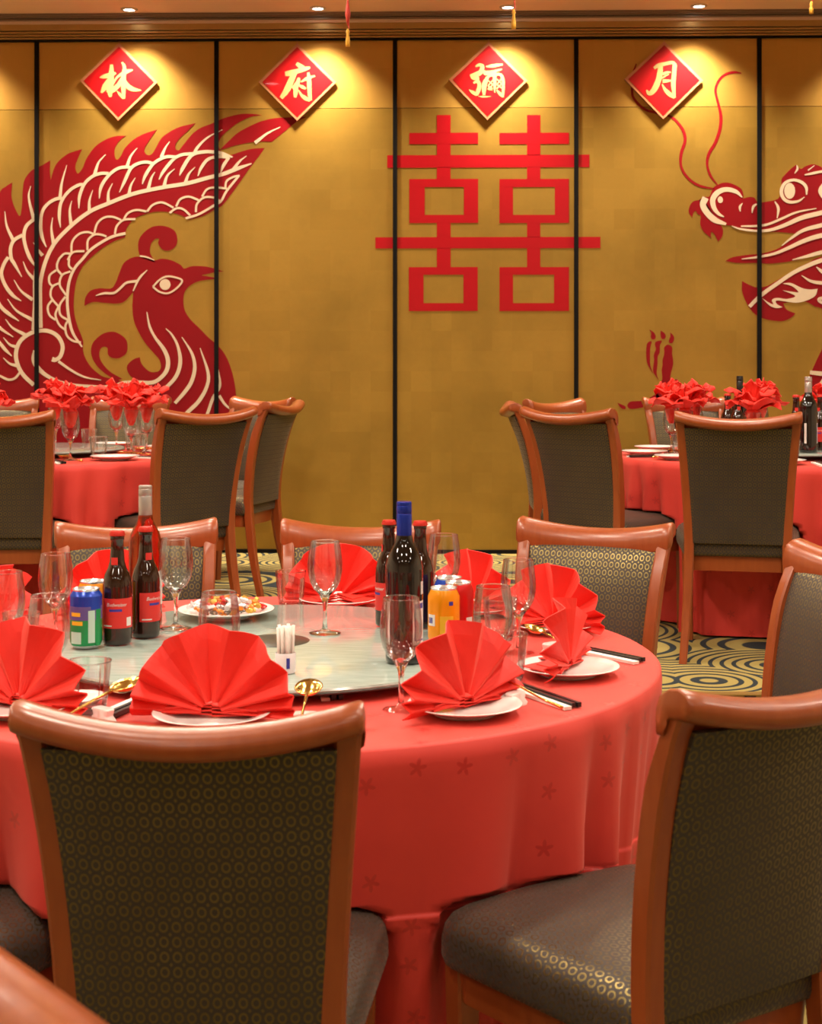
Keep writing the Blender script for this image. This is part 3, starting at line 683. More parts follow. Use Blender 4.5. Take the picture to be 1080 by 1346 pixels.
tassel(457, -2, 38, 61, 5.6, 'gold tassel on a red cord hanging between second and third diamond signs')
tassel(675, -30, 12, 38, 5.6, 'short gold tassel hanging in front of the double happiness panel cornice')
tassel(1066, -40, 2, 18, 5.6, 'small gold tassel hanging above the dragon head')

# ================================================================== chairs
SY = spline([(0, -.285), (.20, -.240), (.42, -.215), (.58, -.222), (.74, -.252), (.84, -.288), (.91, -.325)], 8)
stile_y = lambda z: interp(SY, z)
HWT = spline([(0, .196), (.22, .182), (.43, .176), (.65, .186), (.91, .206)], 8)
stile_x = lambda z: interp(HWT, z)
def concave(x, z):
    t = max(0, min(1, (z - .42) / .48))
    return -.030 * t * (1 - min(1, (x / .215) ** 2))
def build_chair():
    e = empty('banquet_chair')
    # two rear legs that run up into the back stiles
    for s in (-1, 1):
        rings = []
        for k in range(25):
            z = .89 * k / 24
            wx = .0175 if z > .3 else .0140 + .0035 * z / .3
            wy = .020 if z > .3 else .0155 + .0045 * z / .3
            if z > .78: wy -= .006 * (z - .78) / .11
            cx, cy = s * stile_x(z), stile_y(z)
            ch = .005
            rings.append([(cx + a, cy + b, z) for a, b in ((wx - ch, -wy), (wx, -wy + ch), (wx, wy - ch), (wx - ch, wy), (-wx + ch, wy), (-wx, wy - ch), (-wx, -wy + ch), (-wx + ch, -wy))])
        g = Geo(); g.sweep(rings); g.obj('stile', 'cherry_wood', e, auto=40)
    # rolled top rail
    sec = [(.040, -.008), (.033, .011), (.014, .023), (-.006, .026), (-.022, .021), (-.032, .009), (-.032, -.004), (-.024, -.013), (-.010, -.017), (.014, -.020), (.024, -.030), (.025, -.044), (.041, -.044), (.042, -.024)]
    rings = []
    xs = [-.226, -.224] + [-.218 + .436 * i / 20 for i in range(21)] + [.224, .226]
    for i, x in enumerate(xs):
        k = {0: .55, 1: .88, len(xs) - 1: .55, len(xs) - 2: .88}.get(i, 1)
        up = (x / .226) ** 2
        z0 = .872 + .030 * up; y0 = -.318 + concave(x, .9)
        rings.append([(x, y0 + a * k, z0 + (b - (-.007)) * k - .007) for a, b in sec])
    g = Geo(); g.sweep(rings); g.obj('top_rail', 'cherry_wood', e, auto=50)
    # upholstered back, patterned on both faces
    nx, nz = 14, 18
    v, uv, f = [], [], []
    for side in (1, -1):
        for j in range(nz + 1):
            for i in range(nx + 1):
                z = .435 + (.862 - .435) * j / nz
                hw = stile_x(z) - .012
                x = -hw + 2 * hw * i / nx
                a, b = abs(2 * i / nx - 1), abs(2 * j / nz - 1)
                puff = (1 - a ** 6) * (1 - b ** 8)
                y = stile_y(z) + concave(x, z) + side * ((.010 if side > 0 else .017) + (.014 if side > 0 else .007) * puff)
                v.append((x, y, z)); uv.append((x, z))
    S = (nx + 1) * (nz + 1)
    for j in range(nz):
        for i in range(nx):
            q = j * (nx + 1) + i
            f.append((q, q + 1, q + nx + 2, q + nx + 1)); f.append((S + q, S + q + nx + 1, S + q + nx + 2, S + q + 1))
    loop = [i for i in range(nx + 1)] + [j * (nx + 1) + nx for j in range(1, nz + 1)] + [nz * (nx + 1) + i for i in range(nx - 1, -1, -1)] + [j * (nx + 1) for j in range(nz - 1, 0, -1)]
    for a, b in zip(loop, loop[1:] + loop[:1]): f.append((b, a, S + a, S + b))
    fixn(mk('backrest', v, f, 'chair_fabric', e, True, uv, 60))
    # seat cushion
    out = []
    def corner(cx, cy, r, a0, a1, n=7):
        for i in range(n): 
            a = math.radians(a0 + (a1 - a0) * i / (n - 1)); out.append((cx + r * math.cos(a), cy + r * math.sin(a)))
    corner(.238 - .06, .245 - .06, .06, 0, 90); 
    for t in (.7, .35, 0, -.35, -.7): out.append((t * .17, .245 + .012 * (1 - t * t)))
    corner(-.238 + .06, .245 - .06, .06, 90, 180); corner(-.20 + .03, -.215 + .03, .03, 180, 270); corner(.20 - .03, -.215 + .03, .03, 270, 360)
    lay = [(.385, .93), (.388, .985), (.400, 1.0), (.425, 1.0), (.445, .985), (.458, .955), (.468, .90), (.475, .80), (.480, .6), (.483, .3)]
    v, uv, f = [], [], []; n = len(out)
    for z, k in lay:
        for x, y in out: v.append((x * k, y * k + .01 * (1 - k), z)); uv.append((x * k, y * k))
    for k in range(len(lay) - 1):
        for i in range(n):
            j = (i + 1) % n; f.append((k * n + i, k * n + j, (k + 1) * n + j, (k + 1) * n + i))
    # the pattern runs over the edge and down the sides without stretching
    for i in range(n):
        cum = 0.0; ln = math.hypot(*out[i]); dx, dy = out[i][0] / ln, out[i][1] / ln
        cum = ln * lay[-1][1]
        for k in range(len(lay) - 2, -1, -1):
            cum += math.hypot(ln * (lay[k][1] - lay[k + 1][1]), lay[k][0] - lay[k + 1][0])
            uv[k * n + i] = (dx * cum, dy * cum)
    f.append(tuple(range(n - 1, -1, -1))); f.append(tuple((len(lay) - 1) * n + i for i in range(n)))
    fixn(mk('seat', v, f, 'chair_fabric', e, True, uv))
    # apron under the seat and the two front legs
    g = Geo()
    g.sweep([[(x * k, y * k, z) for x, y in out] for z, k in ((.330, .90), (.386, .92))]); g.obj('apron', 'cherry_wood', e, auto=40)
    for s in (-1, 1):
        rings = []
        for z, wd, x, y in ((.385, .022, .196, .205), (.30, .021, .195, .205), (0, .015, .188, .208)):
            rings.append([(s * x + a * wd, y + b * wd, z) for a, b in ((-1, -.8), (-.8, -1), (.8, -1), (1, -.8), (1, .8), (.8, 1), (-.8, 1), (-1, .8))])
        g = Geo(); g.sweep(rings); g.obj('leg', 'cherry_wood', e, auto=40)
    return e
CH = build_chair(); ch_used = []
CHAIRS = []
def chair(x, d, fx, fy, z, label, group):
    """(x, d): middle of the top rail; (fx, fy): the way the chair faces"""
    o = CH if not ch_used else copy_tree(CH)
    ch_used.append(1)
    l = math.hypot(fx, fy); fx /= l; fy /= l
    o.location = (x + fx * .335, d + fy * .335, z)
    o.rotation_euler = (0, 0, math.atan2(-fx, fy))
    tag(o, label, 'chair', group)
    CHAIRS.append((x + fx * .335, d + fy * .335, fx, fy, z))
    return o
GN, GL, GR = 'chairs around the near table', 'chairs around the phoenix-side table', 'chairs around the dragon-side table'
chair(-.285, 1.87, .02, 1, ZN, 'cherry wood chair standing behind the place before the toothpick holder', GN)
chair(.545, 2.06, -.55, .83, ZN, 'cherry wood chair nearest the black chopsticks with gold glints on its seat', GN)
chair(-.775, 4.16, .25, -1, ZN, 'cherry wood chair facing the beer bottles across the near table', GN)
chair(-.14, 4.17, -.08, -1, ZN, 'cherry wood chair behind the blue-capped wine bottle, its fan napkin in front', GN)
chair(.525, 4.16, -.42, -.91, ZN, 'cherry wood chair at the near table backing onto the dragon-side table', GN)
chair(1.05, 3.48, -.95, -.31, ZN, 'cherry wood chair at the near table turned sideways beside the carpet aisle', GN)
chair(-.965, 2.05, .40, .92, ZN, 'cherry wood chair by the near table of which mostly the seat shows', GN)
chair(-.325, 1.11, -.77, -.64, ZN, 'cherry wood chair turned away from the near table, only its rail corner showing', GN)
chair(-1.56, 5.50, -.05, 1, ZU, 'cherry wood chair with its back to the near table beside the phoenix-side cloth', GL)
chair(-.80, 5.86, -.66, .75, ZU, 'cherry wood chair angled at the phoenix-side table next to the wine bottle neck', GL)
chair(-.60, 7.08, -.95, .28, ZU, 'cherry wood chair seen side-on with gold lit seat at the phoenix-side table', GL)
chair(-.80, 8.07, -.62, -.78, ZU, 'dark backed chair against the gold wall under the phoenix breast', GL)
chair(-1.53, 8.08, -.15, -1, ZU, 'chair against the wall below the phoenix neck behind the rosette napkins', GL)
chair(-2.27, 8.08, .25, -1, ZU, 'chair against the wall below the phoenix spiral', GL)
chair(1.175, 5.30, .22, 1, ZU, 'cherry wood chair with its back to the near table before the dragon-side cloth', GR)
chair(.61, 5.86, .70, .72, ZU, 'cherry wood chair angled at the dragon-side table with deep shadowed back', GR)
chair(.455, 6.82, 1, -.02, ZU, 'cherry wood chair seen edge-on before the double happiness panel', GR)
chair(.725, 7.60, .72, -.70, ZU, 'cherry wood chair near the gold wall facing the dragon-side table corner', GR)
chair(1.47, 7.98, .1, -1, ZU, 'chair against the gold wall under the dragon claw', GR)

# ================================================================== tables
SEATH = ((0, .487), (.6, .484), (.8, .479), (.9, .472), (.955, .462), (.985, .449), (1.0, .43), (1.03, .40))
def make_table(cx, cy, zf, ht, R, tlabel, clabel, seed, push=()):
    e = tag(empty('banquet_table', (cx, cy, zf)), tlabel, 'table')
    g = Geo(); g.lathe([(0, ht - .028), (R - .012, ht - .028), (R - .012, ht - .004), (0, ht - .004)], 48); g.obj('tabletop', 'wall_paint', e, auto=30)
    for a in range(4):
        t = a * PI / 2 + PI / 4
        g = Geo(); g.tube([(.30 * math.cos(t), .30 * math.sin(t), 0), (.30 * math.cos(t), .30 * math.sin(t), ht - .028)], .018, 8); g.obj('leg', 'base_metal', e, smooth=True)
    rnd = random.Random(seed)
    nT, nZ = 288, 26
    waves = [(n, rnd.uniform(0, 2 * PI), rnd.uniform(.5, 1)) for n in (7, 11, 16, 22)]
    v, uv, f = [(0, 0, ht)], [(0, 0)], []
    rads = [.2, .4, .6, .75, .86, .94, .975, .992]
    for k in rads:
        for i in range(nT):
            a = 2 * PI * i / nT; v.append((R * k * math.cos(a), R * k * math.sin(a), ht)); uv.append((v[-1][0], v[-1][1]))
    drop = ht - .012
    zr = sorted([ht - .004 - drop * j / nZ for j in range(nZ + 1)] + [.495 - .0065 * q for q in range(12)], reverse=True)
    for j, z in enumerate(zr):
        t = (ht - .004 - z) / drop
        env = min(1, t * 1.5) ** .95
        for i in range(nT):
            a = 2 * PI * i / nT
            th = 11 * a + 1.7 * math.sin(3 * a + waves[0][1]) + .8 * math.sin(5 * a + waves[1][1]) + .35 * t * math.sin(4 * a + waves[2][1])
            fold = abs(math.sin(th)) ** .6 * (.72 + .28 * math.sin(6 * a + waves[3][1])) + .16 * math.sin(2.6 * th + 2 * t)
            r = R + (.005 if j else 0) - env * (.10 * (1 - fold) - .014)
            if z < .49:                         # the cloth gives way round a seat that is pushed in
                for (sx, sy, fx, fy) in push:
                    for _ in range(60):
                        dx, dy = r * math.cos(a) - sx, r * math.sin(a) - sy
                        ly = dx * fx + dy * fy; lx = abs(dx * fy - dy * fx)
                        m_ = max(lx / .236, ly / .252, -ly / .34)
                        if lx > .176 and ly > .192: m_ = max(m_, .75 + .25 * math.hypot(lx - .176, ly - .192) / .064)
                        if m_ < 1.03 and z < interp(SEATH, m_): r -= .01
                        else: break
            v.append((r * math.cos(a), r * math.sin(a), z)); uv.append((a * R, 3 + z))
    f += [(0, 1 + i, 1 + (i + 1) % nT) for i in range(nT)]
    for k in range(len(rads) + len(zr) - 1):
        b = 1 + k * nT
        for i in range(nT):
            j = (i + 1) % nT; f.append((b + i, b + nT + i, b + nT + j, b + j))
    o = mk('tablecloth', v, f, 'tablecloth_red', None, True, uv)
    o.location = (cx, cy, zf + .001)
    tag(o, clabel, 'tablecloth')
    return e
def pushes(cx, cy, R, zf, ht):
    return [(x - cx, y - cy, fx, fy) for (x, y, fx, fy, z) in CHAIRS if abs(z - zf) < .01 and math.hypot(x - cx, y - cy) < R + .4]
NC, NR, NZ_ = (-.29, 3.13), .81, .74
ZT_N = ZN + NZ_
LC, RC, FR, FZ = (-1.72, 6.55), (1.69, 6.47), .80, .697
make_table(*NC, ZN, NZ_, NR, 'round table standing under the red cloth with turntable and bottles, nearest the step', 'red star-damask tablecloth on the near round table with fan napkins', 3, pushes(*NC, NR, ZN, NZ_))
make_table(*LC, ZU, FZ, FR, 'round table under red cloth before the phoenix mural', 'red tablecloth draping the round table before the phoenix mural', 5, pushes(*LC, FR, ZU, FZ))
make_table(*RC, ZU, FZ, FR, 'round table under red cloth before the dragon mural', 'red tablecloth draping the round table before the dragon mural', 8, pushes(*RC, FR, ZU, FZ))
def turntable_obj(cx, cy, z, r, label):
    e = tag(empty('lazy_susan', (cx, cy, z)), label, 'turntable')
    g = Geo(); g.lathe([(0, 0), (.13, 0), (.13, .004), (.05, .008), (.05, .020), (0, .020)], 32); g.obj('swivel_base', 'base_metal', e, auto=30)
    g = Geo(); g.lathe([(0, .019), (r - .006, .019), (r, .0215), (r + .001, .025), (r - .002, .029), (r - .006, .030), (0, .030)], 96); g.obj('glass_disc', 'turntable_glass', e, auto=30)
    g = Geo(); g.lathe([(r, .0185), (r + .0025, .0185), (r + .0025, .0225), (r, .0225)], 96, cap=False); g.obj('edge_band', 'hub_dark', e, smooth=True)
    g = Geo(); g.lathe([(0, .0302), (.075, .0302), (.073, .0312), (0, .0312)], 40); g.obj('hub_disc', 'hub_dark', e, auto=30)
    return e
turntable_obj(NC[0], NC[1], ZT_N + .001, .485, 'green frosted glass turntable carrying bottles, cans and sweets')
ZSU = ZT_N + .032
turntable_obj(LC[0], LC[1], FZ + .001, .44, 'glass turntable on the phoenix-side table')
turntable_obj(RC[0], RC[1], FZ + .001, .44, 'glass turntable on the dragon-side table under the wine bottles')
ZSF = FZ + .032

# ================================================================== table ware
def first_or_copy(store, build):
    if 'o' not in store:
        store['o'] = build(); return store['o']
    return copy_tree(store['o'])
KIT = {k: {} for k in ('wine', 'tumbler', 'plate', 'fan', 'chop', 'spoon', 'rosette0', 'rosette1', 'rosette2', 'beer', 'saucer', 'redwine')}
def b_wine():
    e = empty('wine_glass')
    g = Geo(); g.lathe([(.0045, .080), (.012, .086), (.024, .096), (.0335, .113), (.0378, .135), (.0380, .152), (.0355, .176), (.0318, .200)], 32, cap=False); g.obj('bowl', 'glass_thin', e, smooth=True)
    g = Geo(); g.lathe([(0, 0), (.034, 0), (.0345, .0015), (.030, .003), (.012, .006), (.006, .012), (.0042, .030), (.0045, .055), (.0065, .070), (.011, .081), (.017, .090), (.012, .0905), (.006, .086), (0, .084)], 24); g.obj('stem', 'glass_solid', e, smooth=True)
    g = Geo(); g.lathe([(.0314, .199), (.0322, .199), (.0322, .2006), (.0314, .2006), (.0314, .199)], 32, cap=False); g.obj('rim', 'glass_solid', e, smooth=True)
    return e
def b_tumbler():
    e = empty('tumbler')
    fl = lambda a, k: 1 + (.022 * math.cos(14 * a) if 1 <= k <= 5 else 0)
    g = Geo(); g.lathe([(.029, .004), (.0305, .012), (.0325, .03), (.0345, .05), (.036, .064), (.037, .074), (.039, .092)], 56, mod=fl, cap=False); g.obj('wall', 'glass_thin', e, smooth=True)
    g = Geo(); g.lathe([(0, 0), (.027, 0), (.029, .003), (.029, .010), (.024, .012), (0, .012)], 28); g.obj('base', 'glass_solid', e, smooth=True)
    g = Geo(); g.lathe([(.0385, .0912), (.0396, .0912), (.0396, .0930), (.0385, .0930), (.0385, .0912)], 32, cap=False); g.obj('rim', 'glass_solid', e, smooth=True)
    return e
def b_plate(name='dinner_plate', r=.102):
    g = Geo(); k = r / .102
    g.lathe([(0, .004), (.058 * k, .004), (.066 * k, .006), (.084 * k, .013), (.101 * k, .0185), (.102 * k, .0198), (.100 * k, .0205), (.083 * k, .0155), (.066 * k, .009), (.058 * k, .007), (0, .0065)], 48)
    g.lathe([(.052 * k, .0045), (.052 * k, 0), (.056 * k, 0), (.056 * k, .0045)], 48, cap=False)
    return g.obj(name, 'porcelain', None, smooth=True)
def b_fan():
    rnd = random.Random(11)
    e = empty('fan_napkin')
    # pleats: close together at both ends, wide on top
    angs = [-4, 1, 5, 10, 16, 27, 42, 59, 77, 95, 113, 131, 147, 160, 168, 173, 178, 184]
    rad = [.018, .05, .085, .118, .142]
    K = 4
    fine = [(angs[i] + (angs[i + 1] - angs[i]) * q / K, (1 if i % 2 else -1) * (1 - 2 * q / K), i + q / K) for i in range(len(angs) - 1) for q in range(K)] + [(angs[-1], 1 if (len(angs) - 1) % 2 else -1, len(angs) - 1)]
    v, f = [], []
    n = len(fine)
    for k, r in enumerate(rad):
        for i, (a, zig, fi) in enumerate(fine):
            t = math.radians(a)
            amp = (.004 + .015 * (k / 4)) * (1 if 10 < a < 170 else .55)
            rr = r * (1 + .006 * zig) * (1 + (.03 if 50 < a < 130 else 0))
            y = amp * zig * (1.15 - .15 * abs(zig)) + .012 * math.sin(t) * (k / 4) ** 2
            v.append((rr * math.cos(t), y + .0022 * math.sin(3.1 * fi + k), max(.001, .010 + rr * math.sin(t))))
    for k in range(len(rad) - 1):
        for i in range(n - 1):
            q = k * n + i; f.append((q, q + 1, q + n + 1, q + n))
    o = mk('pleats', v, f, 'napkin_red', e)
    md = o.modifiers.new('bev', 'BEVEL'); md.width = .004; md.segments = 2; md.limit_method = 'ANGLE'; md.angle_limit = math.radians(25)
    md = o.modifiers.new('thick', 'SOLIDIFY'); md.thickness = .0022
    # folded foot that props the fan up
    v, f = [], []
    lay = [(-.10, .035, .004), (-.085, .010, .011), (-.10, .040, .017), (-.08, .012, .022)]
    for s in (1, -1):
        for (x, y, z) in lay:
            b = len(v)
            v += [(0, .0, z), (s * x, y - .02, z * .6 + .002), (s * x * .55, y + .045, z * .7), (0, .03, z + .004)]
            f.append((b, b + 1, b + 2, b + 3))
    o = mk('folded_foot', v, f, 'napkin_red', e)
    md = o.modifiers.new('thick', 'SOLIDIFY'); md.thickness = .0025
    return e
def b_rosette(seed):
    rnd = random.Random(seed)
    e = empty('rosette_napkin')
    for L in range(4):
        nP = (3, 4, 5, 5)[L]; Rm = (.026, .050, .074, .092)[L]; zt = (.105, .098, .075, .042)[L]
        ph0 = rnd.uniform(0, 6.28)
        for pnum in range(nP):
            a0 = ph0 + 2 * PI * pnum / nP + rnd.uniform(-.25, .25); wid = 2 * PI / nP * rnd.uniform(1.0, 1.4)
            R_ = Rm * rnd.uniform(.8, 1.3); zz_ = zt * rnd.uniform(.75, 1.25); tip = rnd.uniform(.0, .028) if L > 1 else 0
            v, f = [], []; nu, nv = 9, 7
            for j in range(nv):
                for i in range(nu):
                    u = i / (nu - 1) * 2 - 1; t = j / (nv - 1)
                    a = a0 + u * wid / 2
                    r = .010 + (R_ - .010) * t ** .8 + tip * t ** 3 * (1 - abs(u)) * 1.6 + .012 * t * math.sin(5 * u + pnum + L)
                    z = zz_ * math.sin(min(1, t * (1.0 if L < 2 else .9)) * PI / 2 * (1 if L < 2 else 1.35)) - .02 * t ** 2 * (u * u) * (L > 0) + .011 * t * math.cos(6 * u + pnum * 2)
                    r += rnd.uniform(-.006, .006) * t; z += rnd.uniform(-.007, .007) * t
                    v.append((r * math.cos(a), r * math.sin(a), z))
            for j in range(nv - 1):
                for i in range(nu - 1):
                    q = j * nu + i; f.append((q, q + 1, q + nu + 1, q + nu))
            o = mk('petal', v, f, 'napkin_red', e, auto=35)
            md = o.modifiers.new('thick', 'SOLIDIFY'); md.thickness = .002
    # the end stuffed into the glass
    v_ = [(.008, -.07), (.018, -.055), (.026, -.025), (.029, -.005), (.020, .018), (.004, .03)]
    g = Geo(); g.lathe(v_, 18, mod=lambda a, k: 1 + .13 * math.sin(4 * a + k * 1.3 + seed)); g.obj('stuffed_end', 'napkin_red', e, smooth=True)
    return e
def b_chop():
    e = empty('chopstick_set')
    for x in (-.0065, .0065):
        g = Geo(); g.sweep([[(x + a * wd, y, .006 + b * wd) for a, b in ((-1, -1), (1, -1), (1, 1), (-1, 1))] for y, wd in ((-.12, .0042), (.12, .0030))]); g.obj('chopstick', 'chopstick_black', e)
    g = Geo(); g.box(-.030, -.014, -.125, .085, .0005, .0065); g.obj('paper_sleeve', 'paper_white', e)
    return e
def b_spoon():
    e = empty('serving_spoon')
    v, f = [], []; nu, nv = 16, 6
    for j in range(nv):
        t = j / (nv - 1)
        for i in range(nu):
            a = 2 * PI * i / nu
            v.append((.021 * t * math.sin(a), .095 + .031 * t * math.cos(a), .006 + .012 * t * t))
    for j in range(nv - 1):
        for i in range(nu):
            q, r = j * nu + i, j * nu + (i + 1) % nu; f.append((q, r, r + nu, q + nu))
    o = mk('bowl', v, f, 'brass_gold', e, True)
    md = o.modifiers.new('thick', 'SOLIDIFY'); md.thickness = .0018
    g = Geo(); g.tube([(0, .068, .016), (0, .03, .014), (0, -.04, .007), (0, -.09, .006)], [.0028, .0022, .0026, .0042], 8); g.obj('handle', 'brass_gold', e, smooth=True)
    return e
def put(kind, build, x, y, z, label, cat, group=None, rz=0.0, sc=1.0, tilt=0.0):
    o = first_or_copy(KIT[kind], build)
    o.location = (x, y, z); o.rotation_euler = (tilt, 0, rz)
    if sc != 1.0: o.scale = (sc, sc, sc)
    return tag(o, label, cat, group)
def polar(c, a, r): return (c[0] + r * math.cos(math.radians(a)), c[1] + r * math.sin(math.radians(a)))

# ---- near table: ten places
places = [(-95, .60, 'before the toothpick holder'), (-54, .655, 'in front of the orange can'), (-18.5, .635, 'beside the black chopsticks'),
          (25, .685, 'below the chair backing onto the dragon-side table'), (50, .69, 'behind the cans and the blue-capped wine bottle'), (81, .665, 'opposite the toothpick holder, by the plain tumbler'),
          (132, .67, 'behind the two beer bottles'), (163, .67, 'beside the step-side wine glasses past the green can'), (-127, .665, 'by the gold spoon and ribbed tumbler'), (199, .67, 'past the green can beside the wine glasses')]
for i, (a, r, where) in enumerate(places):
    x, y = polar(NC, a, r)
    put('plate', b_plate, x, y, ZT_N + .001, 'white plate under the fan napkin ' + where, 'plate', 'plates on the near table')
    jit = (0, 6, -4, 24, -8, 4, -6, 0, 10, 0)[i]
    put('fan', b_fan, x, y, ZT_N + .0095, 'red pleated fan napkin ' + where, 'napkin', 'fan napkins on the near table', rz=math.radians(a + 90 + jit), sc=(1.0, .98, .92, .95, .98, .98, 1.0, 1, 1, 1)[i])
GW, GT = 'wine glasses on the near table', 'tumblers on the near table'
for px, py, z0, where in ((73, 728, ZT_N, 'on the cloth behind the green can'), (64, 783, ZT_N, 'on the cloth in front of the green can'), (8, 752, ZT_N, 'on the cloth past the green can toward the phoenix-side chair'),
                          (231, 708, ZSU, 'on the turntable beside the sweets plate and bottles'), (427, 712, ZSU, 'on the turntable in front of the fan napkin opposite the toothpick holder'), (583, 703, ZSU, 'on the turntable behind the orange can'),
                          (527, 786, ZT_N, 'on the cloth in front of the blue-capped wine bottle'), (681, 736, ZT_N, 'on the cloth beside the chair backing onto the dragon-side table'), (648, 771, ZT_N, 'on the cloth beside the orange can'), (288, 779, ZT_N, 'on the cloth between the toothpick holder and its fan napkin')):
    x, y = on(px, py, z0 + .2)
    put('wine', b_wine, x, y, z0 + .0005, 'clear wine glass ' + where, 'wine glass', GW)
for px, py, where in ((382, 751, 'beside the fan napkin opposite the toothpick holder'), (667, 833, 'beside the plate with black chopsticks'), (117, 869, 'ribbed, beside the gold spoon'), (657, 787, 'behind the wine glass beside the orange can'), (28, 806, 'beside the wine glasses past the green can')):
    x, y = on(px, py, ZT_N + .093)
    put('tumbler', b_tumbler, x, y, ZT_N + .0015, 'clear glass tumbler ' + where, 'tumbler', GT)
GCH, GSP = 'chopstick sets on the near table', 'gold spoons on the near table'
def lay(kind, build, p0, p1, label, cat, group, off=0.0, z=None):
    (x0, y0), (x1, y1) = on(*p0, ZT_N), on(*p1, ZT_N)
    a = math.atan2(y1 - y0, x1 - x0)
    return put(kind, build, (x0 + x1) / 2, (y0 + y1) / 2, (z or ZT_N) + .0015, label, cat, group, rz=a - PI / 2)
lay('chop', b_chop, (768, 936), (655, 896), 'black chopsticks with white paper sleeve between two plates near the table edge', 'chopsticks', GCH)
lay('chop', b_chop, (842, 872), (737, 850), 'chopsticks in white sleeve past the plate toward the carpet aisle', 'chopsticks', GCH)
lay('chop', b_chop, (135, 950), (235, 905), 'chopsticks in white sleeve beside the gold spoon and ribbed tumbler', 'chopsticks', GCH)
lay('chop', b_chop, (447, 930), (425, 880), 'chopsticks in white sleeve beside the napkin before the toothpick holder', 'chopsticks', GCH)
lay('chop', b_chop, (600, 800), (655, 812), 'chopsticks behind the cans beside the fan napkin', 'chopsticks', GCH)
def spoon_at(px, py, ang, label, sc=1.12):
    """gold spoon, bowl end up on a small white rest; (px, py) is the bowl"""
    z = ZT_N + .0255
    x, y = on(px, py, z + .016)
    t = math.radians(ang); dx, dy = -math.sin(t), math.cos(t)
    put('spoon', b_spoon, x - dx * .085 * sc, y - dy * .085 * sc, z - .004, label, 'spoon', GSP, rz=t, sc=sc, tilt=.17)
    rx, ry = x - dx * .045, y - dy * .045
    g = Geo(); g.sweep([[(a * .020 * k, b * .011 * k, zz_) for a, b in ((1, -.7), (.7, -1), (-.7, -1), (-1, -.7), (-1, .7), (-.7, 1), (.7, 1), (1, .7))] for zz_, k in ((0, 1.15), (.004, 1.2), (.012, .9), (.022, 1.0), (.0245, .9))])
    o = g.obj('spoon_rest', 'porcelain', None, auto=40); o.location = (rx, ry, ZT_N + .001); o.rotation_euler = (0, 0, t)
    tag(o, 'small white porcelain rest under the ' + label, 'spoon rest', 'spoon rests on the near table')
spoon_at(162, 912, -38, 'gold spoon beside the ribbed tumbler')
spoon_at(405, 916, -2, 'gold spoon beside the napkin before the toothpick holder')
spoon_at(652, 893, 47, 'gold spoon next to the black chopsticks', .86)
spoon_at(705, 831, 39, 'gold spoon past the black chopsticks', .86)
x, y = on(103, 930, ZT_N); put('saucer', lambda: b_plate('sauce_dish', .05), x, y, ZT_N + .001, 'small white sauce dish beside the ribbed tumbler', 'dish', 'sauce dishes on the near table')

# ---- bottles and cans
def patch(e, name, r, a0, a1, z0, z1, mat):
    n = 14; v = []; f = []
    for i in range(n + 1):
        a = math.radians(a0 + (a1 - a0) * i / n)
        for (rr, z) in ((r, z0), (r, z1), (r - .0006, z1), (r - .0006, z0)): v.append((rr * math.cos(a), rr * math.sin(a), z))
    for i in range(n):
        q = 4 * i; f += [(q, q + 4, q + 5, q + 1), (q + 1, q + 5, q + 6, q + 2), (q + 3, q + 7, q + 4, q)]
    f += [(0, 1, 2, 3), (4 * n, 4 * n + 3, 4 * n + 2, 4 * n + 1)]
    return fixn(mk(name, v, f, mat, e, auto=30))
def wrap_text(e, text, r, ac, z, size, mat):
    cu = bpy.data.curves.new('lettering', 'FONT'); cu.body = text; cu.size = size; cu.align_x = 'CENTER'; cu.align_y = 'CENTER'; cu.resolution_u = 2; cu.shear = .25
    o = bpy.data.objects.new('lettering', cu); COL.objects.link(o)
    dg = bpy.context.evaluated_depsgraph_get()
    me = bpy.data.meshes.new_from_object(o.evaluated_get(dg))
    bpy.data.objects.remove(o, do_unlink=True); bpy.data.curves.remove(cu)
    for v in me.vertices:
        a = math.radians(ac) + v.co.x / r
        v.co = Vector((r * math.cos(a), r * math.sin(a), z + v.co.y))
    me.materials.clear()
    return link('lettering', me, mat, e)
def b_beer():
    e = empty('beer_bottle')
    g = Geo(); g.lathe([(0, .003), (.018, 0), (.028, .001), (.0302, .005), (.0305, .012), (.0305, .118), (.0295, .130), (.0255, .146), (.0195, .158), (.0155, .172), (.0138, .195), (.0130, .216), (.0146, .218), (.0146, .226), (.0128, .228), (.0128, .232), (0, .232)], 28); g.obj('glass_body', 'brown_bottle', e, smooth=True)
    g = Geo(); g.lathe([(.0128, .227), (.0162, .2265), (.0162, .231), (.0138, .2365), (0, .2375)], 42, mod=lambda a, k: 1 + (.03 * math.cos(21 * a) if k == 1 else 0)); g.obj('crown_cap', 'cap_red', e, auto=40)
    lb = patch(e, 'front_label', .0309, -160, -10, .036, .098, 'label_red')
    patch(e, 'neck_label', .0170, -135, -85, .165, .182, 'label_red')
    wrap_text(lb, 'Budweiser', .0313, -92, .085, .0105, 'label_white')
    patch(lb, 'blue_band', .0312, -120, -70, .071, .076, 'label_blue')
    patch(lb, 'white_panel', .0312, -50, -25, .040, .058, 'label_white')
    patch(lb, 'bottom_line', .0312, -150, -110, .040, .0425, 'label_white')
    return e
